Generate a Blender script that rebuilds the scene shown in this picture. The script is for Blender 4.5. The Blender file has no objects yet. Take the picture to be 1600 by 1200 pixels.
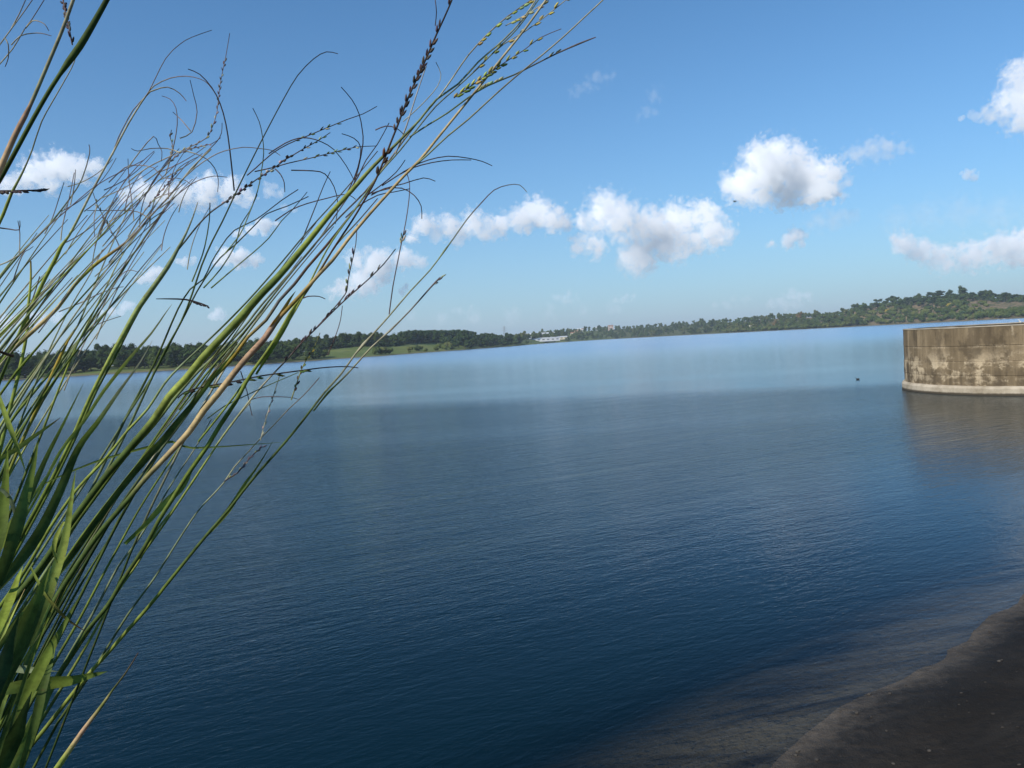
import bpy, bmesh, math, random
import numpy as np
from mathutils import Vector, Matrix, noise as mnoise

SC = bpy.context.scene
COL = SC.collection
rad = math.radians

# ------------------------------------------------------------------ camera
F = 1244.0                       # focal length in pixels of a 1600 px wide frame
EYE = Vector((0.0, 0.0, 4.0))
PITCH, ROLL = math.atan2(64.5, F), math.atan(0.0554)
fwd = Vector((0, math.cos(PITCH), -math.sin(PITCH)))
r0 = Vector((1, 0, 0)); u0 = r0.cross(fwd)
right = r0 * math.cos(ROLL) - u0 * math.sin(ROLL)
up = r0 * math.sin(ROLL) + u0 * math.cos(ROLL)
cam_data = bpy.data.cameras.new('camera')
cam_data.sensor_width = 36.0
cam_data.lens = 36.0 * F / 1600.0
cam_data.clip_start = 0.02
cam_data.clip_end = 60000.0
cam = bpy.data.objects.new('camera', cam_data)
COL.objects.link(cam)
cam.matrix_world = Matrix(((right.x, up.x, -fwd.x, EYE.x), (right.y, up.y, -fwd.y, EYE.y),
                           (right.z, up.z, -fwd.z, EYE.z), (0, 0, 0, 1)))
SC.camera = cam

def ray(px, py):
    return fwd + right * ((px - 800.0) / F) + up * ((600.0 - py) / F)
def at(px, py, depth):            # point at a given depth along the optical axis
    return EYE + ray(px, py) * depth
def eye_y(px):
    return 535.4 - 0.0554 * (px - 800.0)

# ------------------------------------------------------------------ sky and sun
SUN = Vector((-0.62, -0.52, 0.60)).normalized()
elev = math.asin(SUN.z)
world = bpy.data.worlds.new('World'); SC.world = world
world.use_nodes = True
wn, wl = world.node_tree.nodes, world.node_tree.links
wn.clear()
wo = wn.new('ShaderNodeOutputWorld'); bg = wn.new('ShaderNodeBackground')
sky = wn.new('ShaderNodeTexSky'); sky.sky_type = 'NISHITA'; sky.sun_disc = False
sky.sun_elevation = elev
sky.sun_rotation = math.atan2(SUN.x, SUN.y)
sky.altitude = 0; sky.air_density = 1.0; sky.dust_density = 0.0; sky.ozone_density = 8.0
bg.inputs['Strength'].default_value = 0.125
# white balance of the clear sky, and a pale blue aerosol veil that thickens towards the horizon all round
tint = wn.new('ShaderNodeMix'); tint.data_type = 'RGBA'; tint.blend_type = 'MULTIPLY'
tint.inputs['Factor'].default_value = 1.0
tint.inputs[7].default_value = (0.83, 1.12, 1.13, 1)
wl.new(sky.outputs['Color'], tint.inputs[6])
tc = wn.new('ShaderNodeTexCoord'); sx = wn.new('ShaderNodeSeparateXYZ')
wl.new(tc.outputs['Generated'], sx.inputs[0])
def wmath(op, a, b=None):
    n = wn.new('ShaderNodeMath'); n.operation = op
    for i, v in enumerate((a, b)):
        if v is None: continue
        if isinstance(v, (int, float)): n.inputs[i].default_value = v
        else: wl.new(v, n.inputs[i])
    return n.outputs[0]
zz = wmath('MAXIMUM', sx.outputs['Z'], 0.0)
veil_fac = wmath('EXPONENT', wmath('MULTIPLY', zz, -1.0 / 0.13))
veil = wn.new('ShaderNodeMix'); veil.data_type = 'RGBA'
wl.new(veil_fac, veil.inputs['Factor']); wl.new(tint.outputs[2], veil.inputs[6])
veil.inputs[7].default_value = (3.05, 3.95, 5.0, 1)
wl.new(veil.outputs[2], bg.inputs['Color'])
wl.new(bg.outputs[0], wo.inputs['Surface'])

sun_data = bpy.data.lights.new('sun', 'SUN')
sun_data.energy = 5.0; sun_data.angle = rad(0.53); sun_data.color = (1.0, 0.95, 0.87)
sun = bpy.data.objects.new('sun', sun_data); COL.objects.link(sun)
sun.rotation_euler = SUN.to_track_quat('Z', 'Y').to_euler()

vs = SC.view_settings
vs.view_transform = 'Standard'; vs.look = 'None'; vs.gamma = 1.0; vs.exposure = 0.0
vs.use_curve_mapping = False
cy = SC.cycles
cy.use_denoising = True
cy.max_bounces = 20; cy.diffuse_bounces = 2; cy.glossy_bounces = 2; cy.transmission_bounces = 2
cy.volume_bounces = 12; cy.transparent_max_bounces = 8
cy.volume_step_rate = 2.0; cy.volume_max_steps = 96
cy.sample_clamp_indirect = 8.0
cy.caustics_reflective = False; cy.caustics_refractive = False

# ------------------------------------------------------------------ helpers
def link(name, me, parent=None, loc=None):
    o = bpy.data.objects.new(name, me)
    COL.objects.link(o)
    if parent is not None: o.parent = parent
    if loc is not None: o.location = loc
    return o
def tag(o, label=None, cat=None, group=None, kind=None):
    if label: o['label'] = label
    if cat: o['category'] = cat
    if group: o['group'] = group
    if kind: o['kind'] = kind
    return o
def empty(name, loc, rz=0.0):
    o = bpy.data.objects.new(name, None); COL.objects.link(o)
    o.location = loc; o.rotation_euler = (0, 0, rz); o.empty_display_size = 0.1
    return o
def mesh(name, V, Fc, mat=None, smooth=False):
    me = bpy.data.meshes.new(name)
    me.from_pydata([tuple(v) for v in V], [], [tuple(f) for f in Fc])
    if mat: me.materials.append(mat)
    if smooth: me.polygons.foreach_set('use_smooth', [True] * len(me.polygons))
    me.update()
    return me
def smooth01(a, b, x):
    t = min(1.0, max(0.0, (x - a) / (b - a))); return t * t * (3 - 2 * t)
def interp(tab, x):
    xs, ys = zip(*tab); return float(np.interp(x, xs, ys))

class NT:
    """small wrapper to write node graphs"""
    def __init__(self, name):
        self.m = bpy.data.materials.new(name); self.m.use_nodes = True
        self.t = self.m.node_tree; self.t.nodes.clear()
        self.out = self.t.nodes.new('ShaderNodeOutputMaterial')
    def n(self, kind, **kw):
        nd = self.t.nodes.new('ShaderNode' + kind)
        for k, v in kw.items():
            if hasattr(nd, k): setattr(nd, k, v)
            else: self.set(nd, k.replace('_', ' '), v)
        return nd
    def set(self, nd, key, v):
        sock = nd.inputs[key]
        if hasattr(v, 'is_output'): self.t.links.new(v, sock)
        else: sock.default_value = v
    def math(self, op, a, b=None, clamp=False):
        nd = self.t.nodes.new('ShaderNodeMath'); nd.operation = op; nd.use_clamp = clamp
        for i, v in enumerate((a, b)):
            if v is not None: self.set(nd, i, v)
        return nd.outputs[0]
    def ramp(self, fac, stops):
        nd = self.t.nodes.new('ShaderNodeValToRGB'); self.set(nd, 0, fac)
        el = nd.color_ramp.elements
        while len(el) < len(stops): el.new(0.5)
        for e, (p, c) in zip(el, stops):
            e.position = p; e.color = (*c, 1) if len(c) == 3 else c
        return nd.outputs[0]
    def mapr(self, v, a, b, c=0.0, d=1.0):
        nd = self.t.nodes.new('ShaderNodeMapRange'); nd.interpolation_type = 'SMOOTHSTEP'
        self.set(nd, 0, v)
        for i, x in zip((1, 2, 3, 4), (a, b, c, d)): nd.inputs[i].default_value = x
        return nd.outputs[0]
    def noise(self, vec, scale, detail=3.0, rough=0.55, dist=0.0):
        nd = self.t.nodes.new('ShaderNodeTexNoise')
        if vec is not None: self.set(nd, 'Vector', vec)
        nd.inputs['Scale'].default_value = scale; nd.inputs['Detail'].default_value = detail
        nd.inputs['Roughness'].default_value = rough; nd.inputs['Distortion'].default_value = dist
        return nd.outputs['Fac']
    def mapping(self, vec, scale=(1, 1, 1), rot=(0, 0, 0), loc=(0, 0, 0)):
        nd = self.t.nodes.new('ShaderNodeMapping'); self.set(nd, 0, vec)
        nd.inputs['Scale'].default_value = scale; nd.inputs['Rotation'].default_value = rot
        nd.inputs['Location'].default_value = loc
        return nd.outputs[0]
    def mix(self, fac, a, b, blend='MIX'):
        nd = self.t.nodes.new('ShaderNodeMix'); nd.data_type = 'RGBA'; nd.blend_type = blend
        self.set(nd, 0, fac)
        for i, v in ((6, a), (7, b)):
            if isinstance(v, tuple) and len(v) == 3: v = (*v, 1)
            self.set(nd, i, v)
        return nd.outputs[2]
    def shader(self, fac, a, b):
        nd = self.t.nodes.new('ShaderNodeMixShader'); self.set(nd, 0, fac)
        self.t.links.new(a, nd.inputs[1]); self.t.links.new(b, nd.inputs[2])
        return nd.outputs[0]
    def surface(self, s): self.t.links.new(s, self.out.inputs['Surface']); return self.m
    def principled(self, color, rough=0.8, spec=0.3, normal=None):
        nd = self.t.nodes.new('ShaderNodeBsdfPrincipled')
        if isinstance(color, tuple) and len(color) == 3: color = (*color, 1)
        self.set(nd, 'Base Color', color); self.set(nd, 'Roughness', rough)
        self.set(nd, 'Specular IOR Level', spec)
        if normal is not None: self.set(nd, 'Normal', normal)
        return nd.outputs[0]
    def bump(self, h, dist, strength=1.0):
        nd = self.t.nodes.new('ShaderNodeBump'); self.set(nd, 'Height', h)
        nd.inputs['Distance'].default_value = dist; self.set(nd, 'Strength', strength)
        return nd.outputs[0]
    def pos(self): return self.t.nodes.new('ShaderNodeNewGeometry').outputs['Position']
    def obj(self): return self.t.nodes.new('ShaderNodeTexCoord').outputs['Object']
    def rnd(self): return self.t.nodes.new('ShaderNodeObjectInfo').outputs['Random']
    def xyz(self, v):
        nd = self.t.nodes.new('ShaderNodeSeparateXYZ'); self.set(nd, 0, v); return nd.outputs

# ------------------------------------------------------------------ bank geometry
BE = Vector((5, 4, 0)).normalized()             # along the waterline
BN = Vector((4, -5, 0)).normalized()            # uphill, away from the lake
BW = Vector((2.3, 7.3, 0))                      # a point on the waterline
def bank_s(x, y):
    return (x - BW.x) * BN.x + (y - BW.y) * BN.y
def bank_profile(s):
    return float(np.interp(s, (-14, -6, -3.2, -1.6, -0.4, 0, 0.4, 1.2, 3, 6, 9, 12, 30),
                           (-6, -2.6, -0.95, -0.36, -0.10, 0.0, 0.07, 0.22, 0.95, 2.6, 4.0, 4.5, 4.5)))
def bank_z(x, y):
    return bank_profile(bank_s(x, y))

# ------------------------------------------------------------------ materials
def mat_water():
    g = NT('lake_water')
    p = g.pos()
    X = g.xyz(p)
    n0 = g.noise(g.mapping(p, (0.012, 0.05, 1)), 1.0, 3)
    # wind: ruffled near water, a calm sheet beyond, with a wavering edge between them
    yy = g.math('ADD', X['Y'], g.math('MULTIPLY', g.math('SUBTRACT', n0, 0.5), 26.0))
    yy = g.math('ADD', yy, g.math('MULTIPLY', X['X'], 0.12))
    ruffle = g.mapr(yy, 47, 59, 1.15, 0.28)
    streak = g.noise(g.mapping(p, (0.004, 0.03, 1)), 1.0, 3)
    ruffle = g.math('MULTIPLY', ruffle, g.mapr(streak, 0.3, 0.7, 0.55, 1.25))
    s = g.math('ADD', g.math('MULTIPLY', X['X'], BN.x), g.math('MULTIPLY', X['Y'], BN.y))
    s = g.math('SUBTRACT', s, BW.x * BN.x + BW.y * BN.y)
    shel = g.mapr(s, -11.0, -2.5, 1.0, 0.42)         # lee of the bank
    ruffle = g.math('MULTIPLY', ruffle, shel)
    def crests(deg, along, across, det, rough, dist):
        q = g.mapping(p, rot=(0, 0, rad(-deg)))            # turn first, then stretch along the crests
        return g.noise(g.mapping(q, (along, across, 1)), 1.0, det, rough, dist)
    a = crests(36, 4.2, 13.0, 3, 0.65, 0.6)
    a2 = crests(4, 4.6, 11.0, 2, 0.6, 0.5)
    b = crests(22, 1.3, 3.6, 3, 0.6, 0.5)
    c = crests(30, 0.07, 0.62, 2, 0.5, 0.8)
    a = g.math('ADD', g.math('MULTIPLY', a, 0.75), g.math('MULTIPLY', a2, 0.45))
    h = g.math('ADD', g.math('MULTIPLY', a, 0.0190), g.math('MULTIPLY', b, 0.022))
    h = g.math('ADD', h, g.math('MULTIPLY', c, 0.045))
    bmp = g.bump(h, 1.0, ruffle)
    fres = g.n('Fresnel', IOR=1.22); g.set(fres, 'Normal', bmp)
    gl = g.n('BsdfGlossy', Roughness=g.mapr(X['Y'], 10, 320, 0.05, 0.22)); g.set(gl, 'Normal', bmp)
    gl.inputs['Color'].default_value = (0.91, 0.97, 1.03, 1)
    body = g.n('BsdfDiffuse'); body.inputs['Color'].default_value = (0.0008, 0.0112, 0.0160, 1)
    clear = g.n('BsdfTransparent'); clear.inputs['Color'].default_value = (0.88, 0.92, 0.86, 1)
    # water gets opaque with depth; the bank shelves away from the waterline
    depth = g.mapr(s, -2.7, 0.0, 1.0, 0.0)
    inner = g.shader(depth, clear.outputs[0], body.outputs[0])
    return g.surface(g.shader(fres.outputs[0], inner, gl.outputs[0]))

def mat_bank():
    g = NT('shade_darkened_wet_bank_concrete')
    p = g.pos()
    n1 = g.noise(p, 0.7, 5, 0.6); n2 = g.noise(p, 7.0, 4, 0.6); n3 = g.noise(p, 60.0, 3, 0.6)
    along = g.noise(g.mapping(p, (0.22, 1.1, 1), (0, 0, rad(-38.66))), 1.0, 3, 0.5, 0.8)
    col = g.ramp(n1, [(0.3, (0.011, 0.009, 0.0072)), (0.5, (0.020, 0.0165, 0.013)), (0.72, (0.036, 0.030, 0.0235))])  # wet mud mottle, darkened overall so the bank's shade sits in its colour
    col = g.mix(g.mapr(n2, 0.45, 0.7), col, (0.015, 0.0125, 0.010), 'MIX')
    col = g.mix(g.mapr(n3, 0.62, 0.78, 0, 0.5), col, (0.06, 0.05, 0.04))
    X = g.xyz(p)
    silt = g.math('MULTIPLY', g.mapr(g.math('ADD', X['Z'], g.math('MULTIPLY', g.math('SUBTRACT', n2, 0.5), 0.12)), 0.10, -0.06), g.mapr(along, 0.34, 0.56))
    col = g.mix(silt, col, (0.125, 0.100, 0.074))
    h = g.math('ADD', g.math('MULTIPLY', n2, 0.05), g.math('MULTIPLY', n3, 0.012))
    rough = g.mapr(X['Z'], 0.0, 0.25, 0.6, 0.95)
    return g.surface(g.principled(col, rough, 0.12, g.bump(h, 1.0, 0.9)))

def mat_land():
    g = NT('shore_land')
    p = g.pos()
    n1 = g.noise(p, 0.02, 4); n2 = g.noise(p, 0.15, 4, 0.65); n3 = g.noise(p, 1.2, 3)
    col = g.ramp(n1, [(0.3, (0.085, 0.120, 0.030)), (0.5, (0.125, 0.160, 0.040)), (0.7, (0.17, 0.18, 0.055))])
    col = g.mix(g.mapr(n2, 0.5, 0.72), col, (0.07, 0.09, 0.03))
    X = g.xyz(p)
    slope = g.mapr(X['X'], 150, 260)
    col = g.mix(slope, col, g.mix(g.mapr(n2, 0.35, 0.6), (0.045, 0.062, 0.02), (0.10, 0.105, 0.04)))
    dry = g.math('MULTIPLY', g.mapr(X['X'], 430, 520), g.mapr(n2, 0.42, 0.58))
    col = g.mix(dry, col, (0.25, 0.17, 0.10))
    edge = g.mapr(X['Z'], 0.9, 0.2)
    col = g.mix(g.math('MULTIPLY', edge, 0.75), col, g.ramp(n3, [(0.3, (0.10, 0.08, 0.05)), (0.7, (0.22, 0.18, 0.11))]))
    return g.surface(g.principled(col, 0.95, 0.1, g.bump(n2, 1.5, 0.5)))

def mat_foliage(name, dark, light, hue=None):
    g = NT(name)
    o = g.obj()
    r = g.rnd()
    n = g.noise(o, 0.9, 3)
    f = g.math('ADD', g.math('MULTIPLY', n, 0.6), g.math('MULTIPLY', r, 0.45))
    col = g.ramp(f, [(0.25, dark), (0.75, light)])
    if hue: col = g.mix(g.mapr(r, 0.72, 0.98, 0, 0.35), col, hue)
    d = g.n('BsdfDiffuse'); g.set(d, 'Color', col)
    t = g.n('BsdfTranslucent'); g.set(t, 'Color', col)
    return g.surface(g.shader(0.22, d.outputs[0], t.outputs[0]))

def mat_plain(name, col, rough=0.8, spec=0.2, var=0.15, scale=3.0):
    g = NT(name)
    n = g.noise(g.obj(), scale, 4)
    c = g.mix(g.mapr(n, 0.3, 0.7, 0, 1), tuple(v * (1 - var) for v in col), tuple(min(1, v * (1 + var)) for v in col))
    return g.surface(g.principled(c, rough, spec))

def mat_tower():
    g = NT('stained_concrete')
    o = g.obj(); X = g.xyz(o)
    ang = g.math('ARCTAN2', X['Y'], X['X'])
    cmb = g.n('CombineXYZ'); g.set(cmb, 0, g.math('MULTIPLY', ang, 6.7)); g.set(cmb, 1, X['Z'])
    uv = cmb.outputs[0]
    drip = g.noise(g.mapping(uv, (1.6, 0.16, 1)), 1.0, 5, 0.62)
    drip2 = g.noise(g.mapping(uv, (5.0, 0.5, 1), loc=(3, 1, 0)), 1.0, 4, 0.6)
    blotch = g.noise(g.mapping(uv, (0.8, 1.1, 1), loc=(7, 2, 0)), 1.0, 5, 0.65)
    fine = g.noise(g.mapping(uv, (14, 14, 1)), 1.0, 4, 0.7)
    col = g.ramp(drip, [(0.30, (0.100, 0.080, 0.054)), (0.5, (0.195, 0.158, 0.106)), (0.68, (0.34, 0.280, 0.195))])
    # pale lime bloom below the pour joints
    j = g.math('MULTIPLY', g.mapr(X['Z'], 2.6, 1.3, 0.0, 1.0), g.mapr(blotch, 0.47, 0.56))
    col = g.mix(g.math('MULTIPLY', j, 0.9), col, (0.60, 0.52, 0.39))
    w = g.math('MULTIPLY', g.mapr(drip2, 0.60, 0.70), g.mapr(blotch, 0.46, 0.62))
    col = g.mix(g.math('MULTIPLY', w, 0.7), col, (0.55, 0.50, 0.40))
    # dark algae runs
    dk = g.mapr(g.noise(g.mapping(uv, (0.9, 0.5, 1), loc=(1, 9, 0)), 1.0, 4, 0.65), 0.47, 0.60)
    col = g.mix(g.math('MULTIPLY', dk, 0.6), col, (0.060, 0.048, 0.034))
    lo = g.math('MULTIPLY', g.mapr(g.math('ADD', X['Z'], g.math('MULTIPLY', blotch, 0.7)), 1.75, 1.45), g.mapr(drip2, 0.35, 0.6))
    col = g.mix(g.math('MULTIPLY', lo, 0.6), col, (0.085, 0.068, 0.048))
    for zj in (0.98, 1.72, 2.52):
        jn = g.math('ABSOLUTE', g.math('SUBTRACT', g.math('ADD', X['Z'], g.math('MULTIPLY', g.math('SUBTRACT', drip2, 0.5), 0.22)), zj - 0.04))
        col = g.mix(g.math('MULTIPLY', g.mapr(jn, 0.0, 0.12, 0.6, 0.0), g.math('MULTIPLY', g.mapr(fine, 0.40, 0.56), g.mapr(blotch, 0.42, 0.56))), col, (0.52, 0.45, 0.34))
    col = g.mix(g.mapr(fine, 0.35, 0.75, 0, 0.3), col, (0.10, 0.085, 0.065))
    col = g.mix(1.0, col, (0.95, 0.87, 0.75), 'MULTIPLY')
    h = g.math('ADD', g.math('MULTIPLY', fine, 0.02), g.math('MULTIPLY', blotch, 0.03))
    return g.surface(g.principled(col, 0.9, 0.2, g.bump(h, 1.0, 0.6)))

def mat_plinth():
    g = NT('pale_plinth_concrete')
    o = g.obj(); X = g.xyz(o)
    n = g.noise(o, 1.3, 5, 0.65); n2 = g.noise(o, 9, 3)
    col = g.ramp(n, [(0.3, (0.27, 0.22, 0.15)), (0.6, (0.46, 0.39, 0.29))])
    wet = g.mapr(g.math('ADD', X['Z'], g.math('MULTIPLY', n2, 0.08)), 0.10, 0.20, 1.0, 0.0)
    col = g.mix(wet, col, (0.06, 0.048, 0.032))
    return g.surface(g.principled(col, 0.8, 0.25, g.bump(n2, 0.02, 0.6)))

def mat_grass():
    g = NT('grass_stem_and_leaf')
    a = g.n('VertexColor'); a.layer_name = 'Col'
    p = g.pos()
    n = g.noise(p, 60.0, 3); n2 = g.noise(p, 300.0, 2)
    k = g.math('ADD', g.mapr(n, 0.25, 0.75, 0.70, 1.25), g.mapr(n2, 0.3, 0.7, -0.12, 0.12))
    kk = g.n('CombineXYZ')
    for i in range(3): g.set(kk, i, k)
    col = g.mix(1.0, a.outputs['Color'], kk.outputs[0], 'MULTIPLY')
    spot = g.mapr(g.noise(p, 140.0, 2, 0.7), 0.62, 0.72, 0, 0.55)
    col = g.mix(spot, col, g.mix(0.75, col, (0.16, 0.10, 0.04)))
    d = g.principled(col, 0.6, 0.12)
    t = g.n('BsdfTranslucent'); g.set(t, 'Color', col)
    return g.surface(g.shader(0.28, d, t.outputs[0]))

def mat_cloud(name, dens, u, puffs, amp=1.0, soft=0.22):
    """droplet density: a soft union of puffs, broken up by cauliflower billows and fine turbulence"""
    g = NT(name)
    o = g.obj()
    f = None
    for (c, r) in puffs:
        dn = g.t.nodes.new('ShaderNodeVectorMath'); dn.operation = 'DISTANCE'
        g.set(dn, 0, o); dn.inputs[1].default_value = c
        v = g.t.nodes.new('ShaderNodeMath'); v.operation = 'MULTIPLY_ADD'
        g.set(v, 0, dn.outputs['Value']); v.inputs[1].default_value = -1.0 / r; v.inputs[2].default_value = 1.0
        if f is None: f = v.outputs[0]
        else:
            m = g.t.nodes.new('ShaderNodeMath'); m.operation = 'SMOOTH_MAX'
            g.set(m, 0, f); g.set(m, 1, v.outputs[0]); m.inputs[2].default_value = 0.2
            f = m.outputs[0]
    vo = g.t.nodes.new('ShaderNodeTexVoronoi'); vo.feature = 'F1'
    warp = g.noise(o, 1 / (14 * u), 2, 0.5)
    g.set(vo, 'Vector', o); vo.inputs['Scale'].default_value = 1 / (15 * u)
    vo.inputs['Detail'].default_value = 2.0; vo.inputs['Roughness'].default_value = 0.55
    fine = g.noise(o, 1 / (11 * u), 5, 0.62)
    bil = g.math('MULTIPLY', g.math('SUBTRACT', 0.42, vo.outputs['Distance']), 0.60 * amp)
    fb = g.math('MULTIPLY', g.math('SUBTRACT', fine, 0.5), 0.72 * amp)
    lg = g.math('MULTIPLY', g.math('SUBTRACT', g.noise(o, 1 / (45 * u), 2, 0.5), 0.5), 0.5 * amp)
    f = g.math('ADD', g.math('ADD', f, lg), g.math('ADD', bil, fb))
    d = g.mapr(f, 0.06, 0.06 + soft, 0.0, 1.0)
    v = g.n('VolumeScatter'); v.inputs['Color'].default_value = (1, 1, 1, 1)
    g.set(v, 'Density', g.math('MULTIPLY', d, dens)); v.inputs['Anisotropy'].default_value = 0.0
    g.t.links.new(v.outputs[0], g.out.inputs['Volume'])
    return g.m

M_WATER, M_BANK, M_LAND, M_TOWER, M_PLINTH, M_GRASS = mat_water(), mat_bank(), mat_land(), mat_tower(), mat_plinth(), mat_grass()
M_BARK = mat_plain('tree_bark', (0.11, 0.085, 0.06), 0.95, 0.1, 0.3, 1.0)
M_DARKF = mat_foliage('dark_forest_foliage', (0.022, 0.040, 0.012), (0.065, 0.095, 0.026))
M_PLANT = mat_foliage('plantation_foliage', (0.024, 0.046, 0.016), (0.050, 0.082, 0.028))
M_MIDF = mat_foliage('mixed_scrub_foliage', (0.038, 0.062, 0.016), (0.110, 0.140, 0.038), (0.15, 0.12, 0.045))
M_PINE = mat_foliage('pine_foliage', (0.026, 0.050, 0.017), (0.068, 0.102, 0.032))
M_SHRUB = mat_foliage('shore_shrub_foliage', (0.045, 0.068, 0.016), (0.13, 0.16, 0.042), (0.17, 0.14, 0.05))
M_YELLOW = mat_foliage('yellow_blossom', (0.30, 0.22, 0.03), (0.55, 0.42, 0.05))
M_RUST = mat_foliage('rusty_foliage', (0.12, 0.085, 0.03), (0.21, 0.15, 0.055))
M_WHITE = mat_plain('white_wall_paint', (0.60, 0.61, 0.62), 0.7, 0.2, 0.05)
M_CREAM = mat_plain('cream_wall_paint', (0.62, 0.55, 0.40), 0.8, 0.2, 0.08)
M_PINK = mat_plain('pinkish_render', (0.55, 0.42, 0.36), 0.8, 0.2, 0.08)
M_GLASS = mat_plain('dark_window_glass', (0.03, 0.04, 0.06), 0.15, 0.5, 0.1)
M_BLUE = mat_plain('blue_grey_cladding', (0.22, 0.33, 0.47), 0.6, 0.3, 0.08)
M_TILE = mat_plain('clay_roof_tile', (0.30, 0.14, 0.08), 0.9, 0.1, 0.2)
M_STEEL = mat_plain('galvanised_steel', (0.35, 0.36, 0.37), 0.5, 0.5, 0.1)
M_DUCK = mat_plain('dark_plumage', (0.02, 0.018, 0.016), 0.6, 0.3, 0.3, 20)
M_EGRET = mat_plain('white_plumage', (0.75, 0.74, 0.70), 0.8, 0.2, 0.05, 20)

# ------------------------------------------------------------------ lake, bed, far land
tag(link('lake_water', mesh('lake_water', [(-6000, -400, 0), (6000, -400, 0), (6000, 6000, 0), (-6000, 6000, 0)], [(0, 1, 2, 3)], M_WATER)), kind='structure')
M_BED = mat_plain('lake_bed_mud', (0.03, 0.028, 0.02), 0.95, 0.1, 0.2, 0.1)
tag(link('ground', mesh('ground', [(-6000, -6000, -7), (6000, -6000, -7), (6000, 6000, -7), (-6000, 6000, -7)], [(0, 1, 2, 3)], M_BED)), kind='structure')

def build_bank():
    rng = random.Random(4)
    ss = [-14, -9, -6, -4.5] + [-3.6 + 0.2 * i for i in range(45)] + [6, 7, 8, 9, 10, 12, 16, 24]
    aa = [-25 + 1.0 * i for i in range(18)] + [-7 + 0.25 * i for i in range(90)] + [16 + i * 2 for i in range(30)]
    V, Fc = [], []
    for a in aa:
        for s in ss:
            q = BW + BE * a + BN * s
            # beyond the frame the bank curves back to the right, clear of the tower
            bend = max(0.0, a - 14.0)
            q = q + BN * (0.006 * bend * bend)
            w = 0.035 * mnoise.noise(Vector((q.x * 0.5, q.y * 0.5, 1.7))) + 0.022 * mnoise.noise(Vector((q.x * 1.9, q.y * 1.9, 4.1)))
            V.append((q.x, q.y, bank_profile(s) + w * (1 if abs(s) < 7 else 0.5)))
    n = len(ss)
    for i in range(len(aa) - 1):
        for j in range(n - 1):
            Fc.append((i * n + j, i * n + j + 1, (i + 1) * n + j + 1, (i + 1) * n + j))
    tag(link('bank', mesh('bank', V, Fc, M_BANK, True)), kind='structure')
build_bank()

# shoreline distance (depth along the view axis) and skyline by picture column
SHORE = [(-600, 240), (-200, 300), (0, 335), (150, 345), (300, 365), (450, 430), (600, 520), (720, 700), (800, 890),
         (870, 1350), (940, 1650), (1040, 1600), (1150, 1350), (1300, 1130), (1450, 960), (1600, 830), (1900, 640), (2300, 520)]
SKYL = [(-600, 560), (-200, 572), (0, 568), (30, 566), (60, 556), (120, 551), (150, 545), (180, 541), (230, 543), (300, 540), (340, 540),
        (400, 536), (450, 534), (500, 533), (560, 528), (615, 527), (640, 519), (730, 518), (745, 522), (780, 523), (825, 519),
        (850, 515), (900, 510), (950, 507), (1010, 504), (1060, 500), (1100, 497), (1150, 494), (1200, 489), (1250, 486),
        (1300, 485), (1330, 478), (1350, 468), (1400, 463), (1450, 458), (1500, 452), (1530, 454), (1560, 458), (1600, 457),
        (1900, 450), (2300, 440)]
CREST = [(-600, 130), (0, 120), (300, 130), (480, 150), (600, 170), (740, 190), (850, 260), (1000, 300), (1200, 260), (1350, 230), (1600, 220), (2300, 220)]
THEIGHT = [(-600, 10), (0, 10), (300, 10), (450, 9), (500, 7.5), (560, 7), (610, 8), (640, 10.5), (735, 10.5), (745, 9.5), (800, 10), (900, 13), (1300, 12), (1340, 13), (1600, 12), (2300, 12)]
def col_dir(px):                   # horizontal direction of a picture column at the horizon, unit depth
    d = ray(px, eye_y(px)); return Vector((d.x, d.y, 0)) / (Vector((d.x, d.y, 0)).length)
def depth_len(px):                 # horizontal metres per metre of depth
    d = ray(px, eye_y(px)); return Vector((d.x, d.y, 0)).length
def ground_h(px, off):
    D0, cr = interp(SHORE, px), interp(CREST, px)
    Dc = D0 + cr
    top = 4.0 + (eye_y(px) - interp(SKYL, px)) / F * Dc - interp(THEIGHT, px) * 0.92
    top = max(top, 1.2)
    t = off / cr
    if t <= 0: return off * 0.05
    if px < 480: prof = 0.26 * smooth01(0.0, 0.22, t) + 0.74 * smooth01(0.2, 1.0, t)
    elif px < 800: prof = 0.5 * smooth01(0.0, 0.8, t) + 0.5 * min(1.0, t / 0.8)
    else: prof = 0.55 * min(t, 1) + 0.45 * smooth01(0.0, 1.0, t)
    z = 0.25 + (top - 0.25) * prof
    if t > 1: z -= (off - cr) * 0.02
    return z
def land_point(px, off):
    D = interp(SHORE, px) + off
    q = col_dir(px) * (D * depth_len(px))
    jag = 5.0 * mnoise.noise(Vector((q.x * 0.02, q.y * 0.02, 0.3)))
    return Vector((q.x, q.y, ground_h(px, off + jag * smooth01(-40, 0, -abs(off)) )))
def build_land():
    pxs = list(range(-600, 2301, 10))
    offs = [-30, -12, -4, 0, 3, 7, 12, 20, 30, 45, 60, 80, 105, 130, 160, 195, 230, 270, 310, 360, 450, 700, 1200]
    V = [land_point(px, o) for px in pxs for o in offs]
    n = len(offs); Fc = []
    for i in range(len(pxs) - 1):
        for j in range(n - 1):
            Fc.append((i * n + j, i * n + j + 1, (i + 1) * n + j + 1, (i + 1) * n + j))
    tag(link('terrain', mesh('terrain', V, Fc, M_LAND, True)), kind='structure')
build_land()

# ------------------------------------------------------------------ trees of the far shore
def ico(sub):
    bm = bmesh.new(); bmesh.ops.create_icosphere(bm, subdivisions=sub, radius=1)
    v = np.array([x.co[:] for x in bm.verts]); f = np.array([[a.index for a in q.verts] for q in bm.faces]); bm.free()
    return v, f
ICO1, ICO2, ICO3 = ico(1), ico(2), ico(3)


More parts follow.
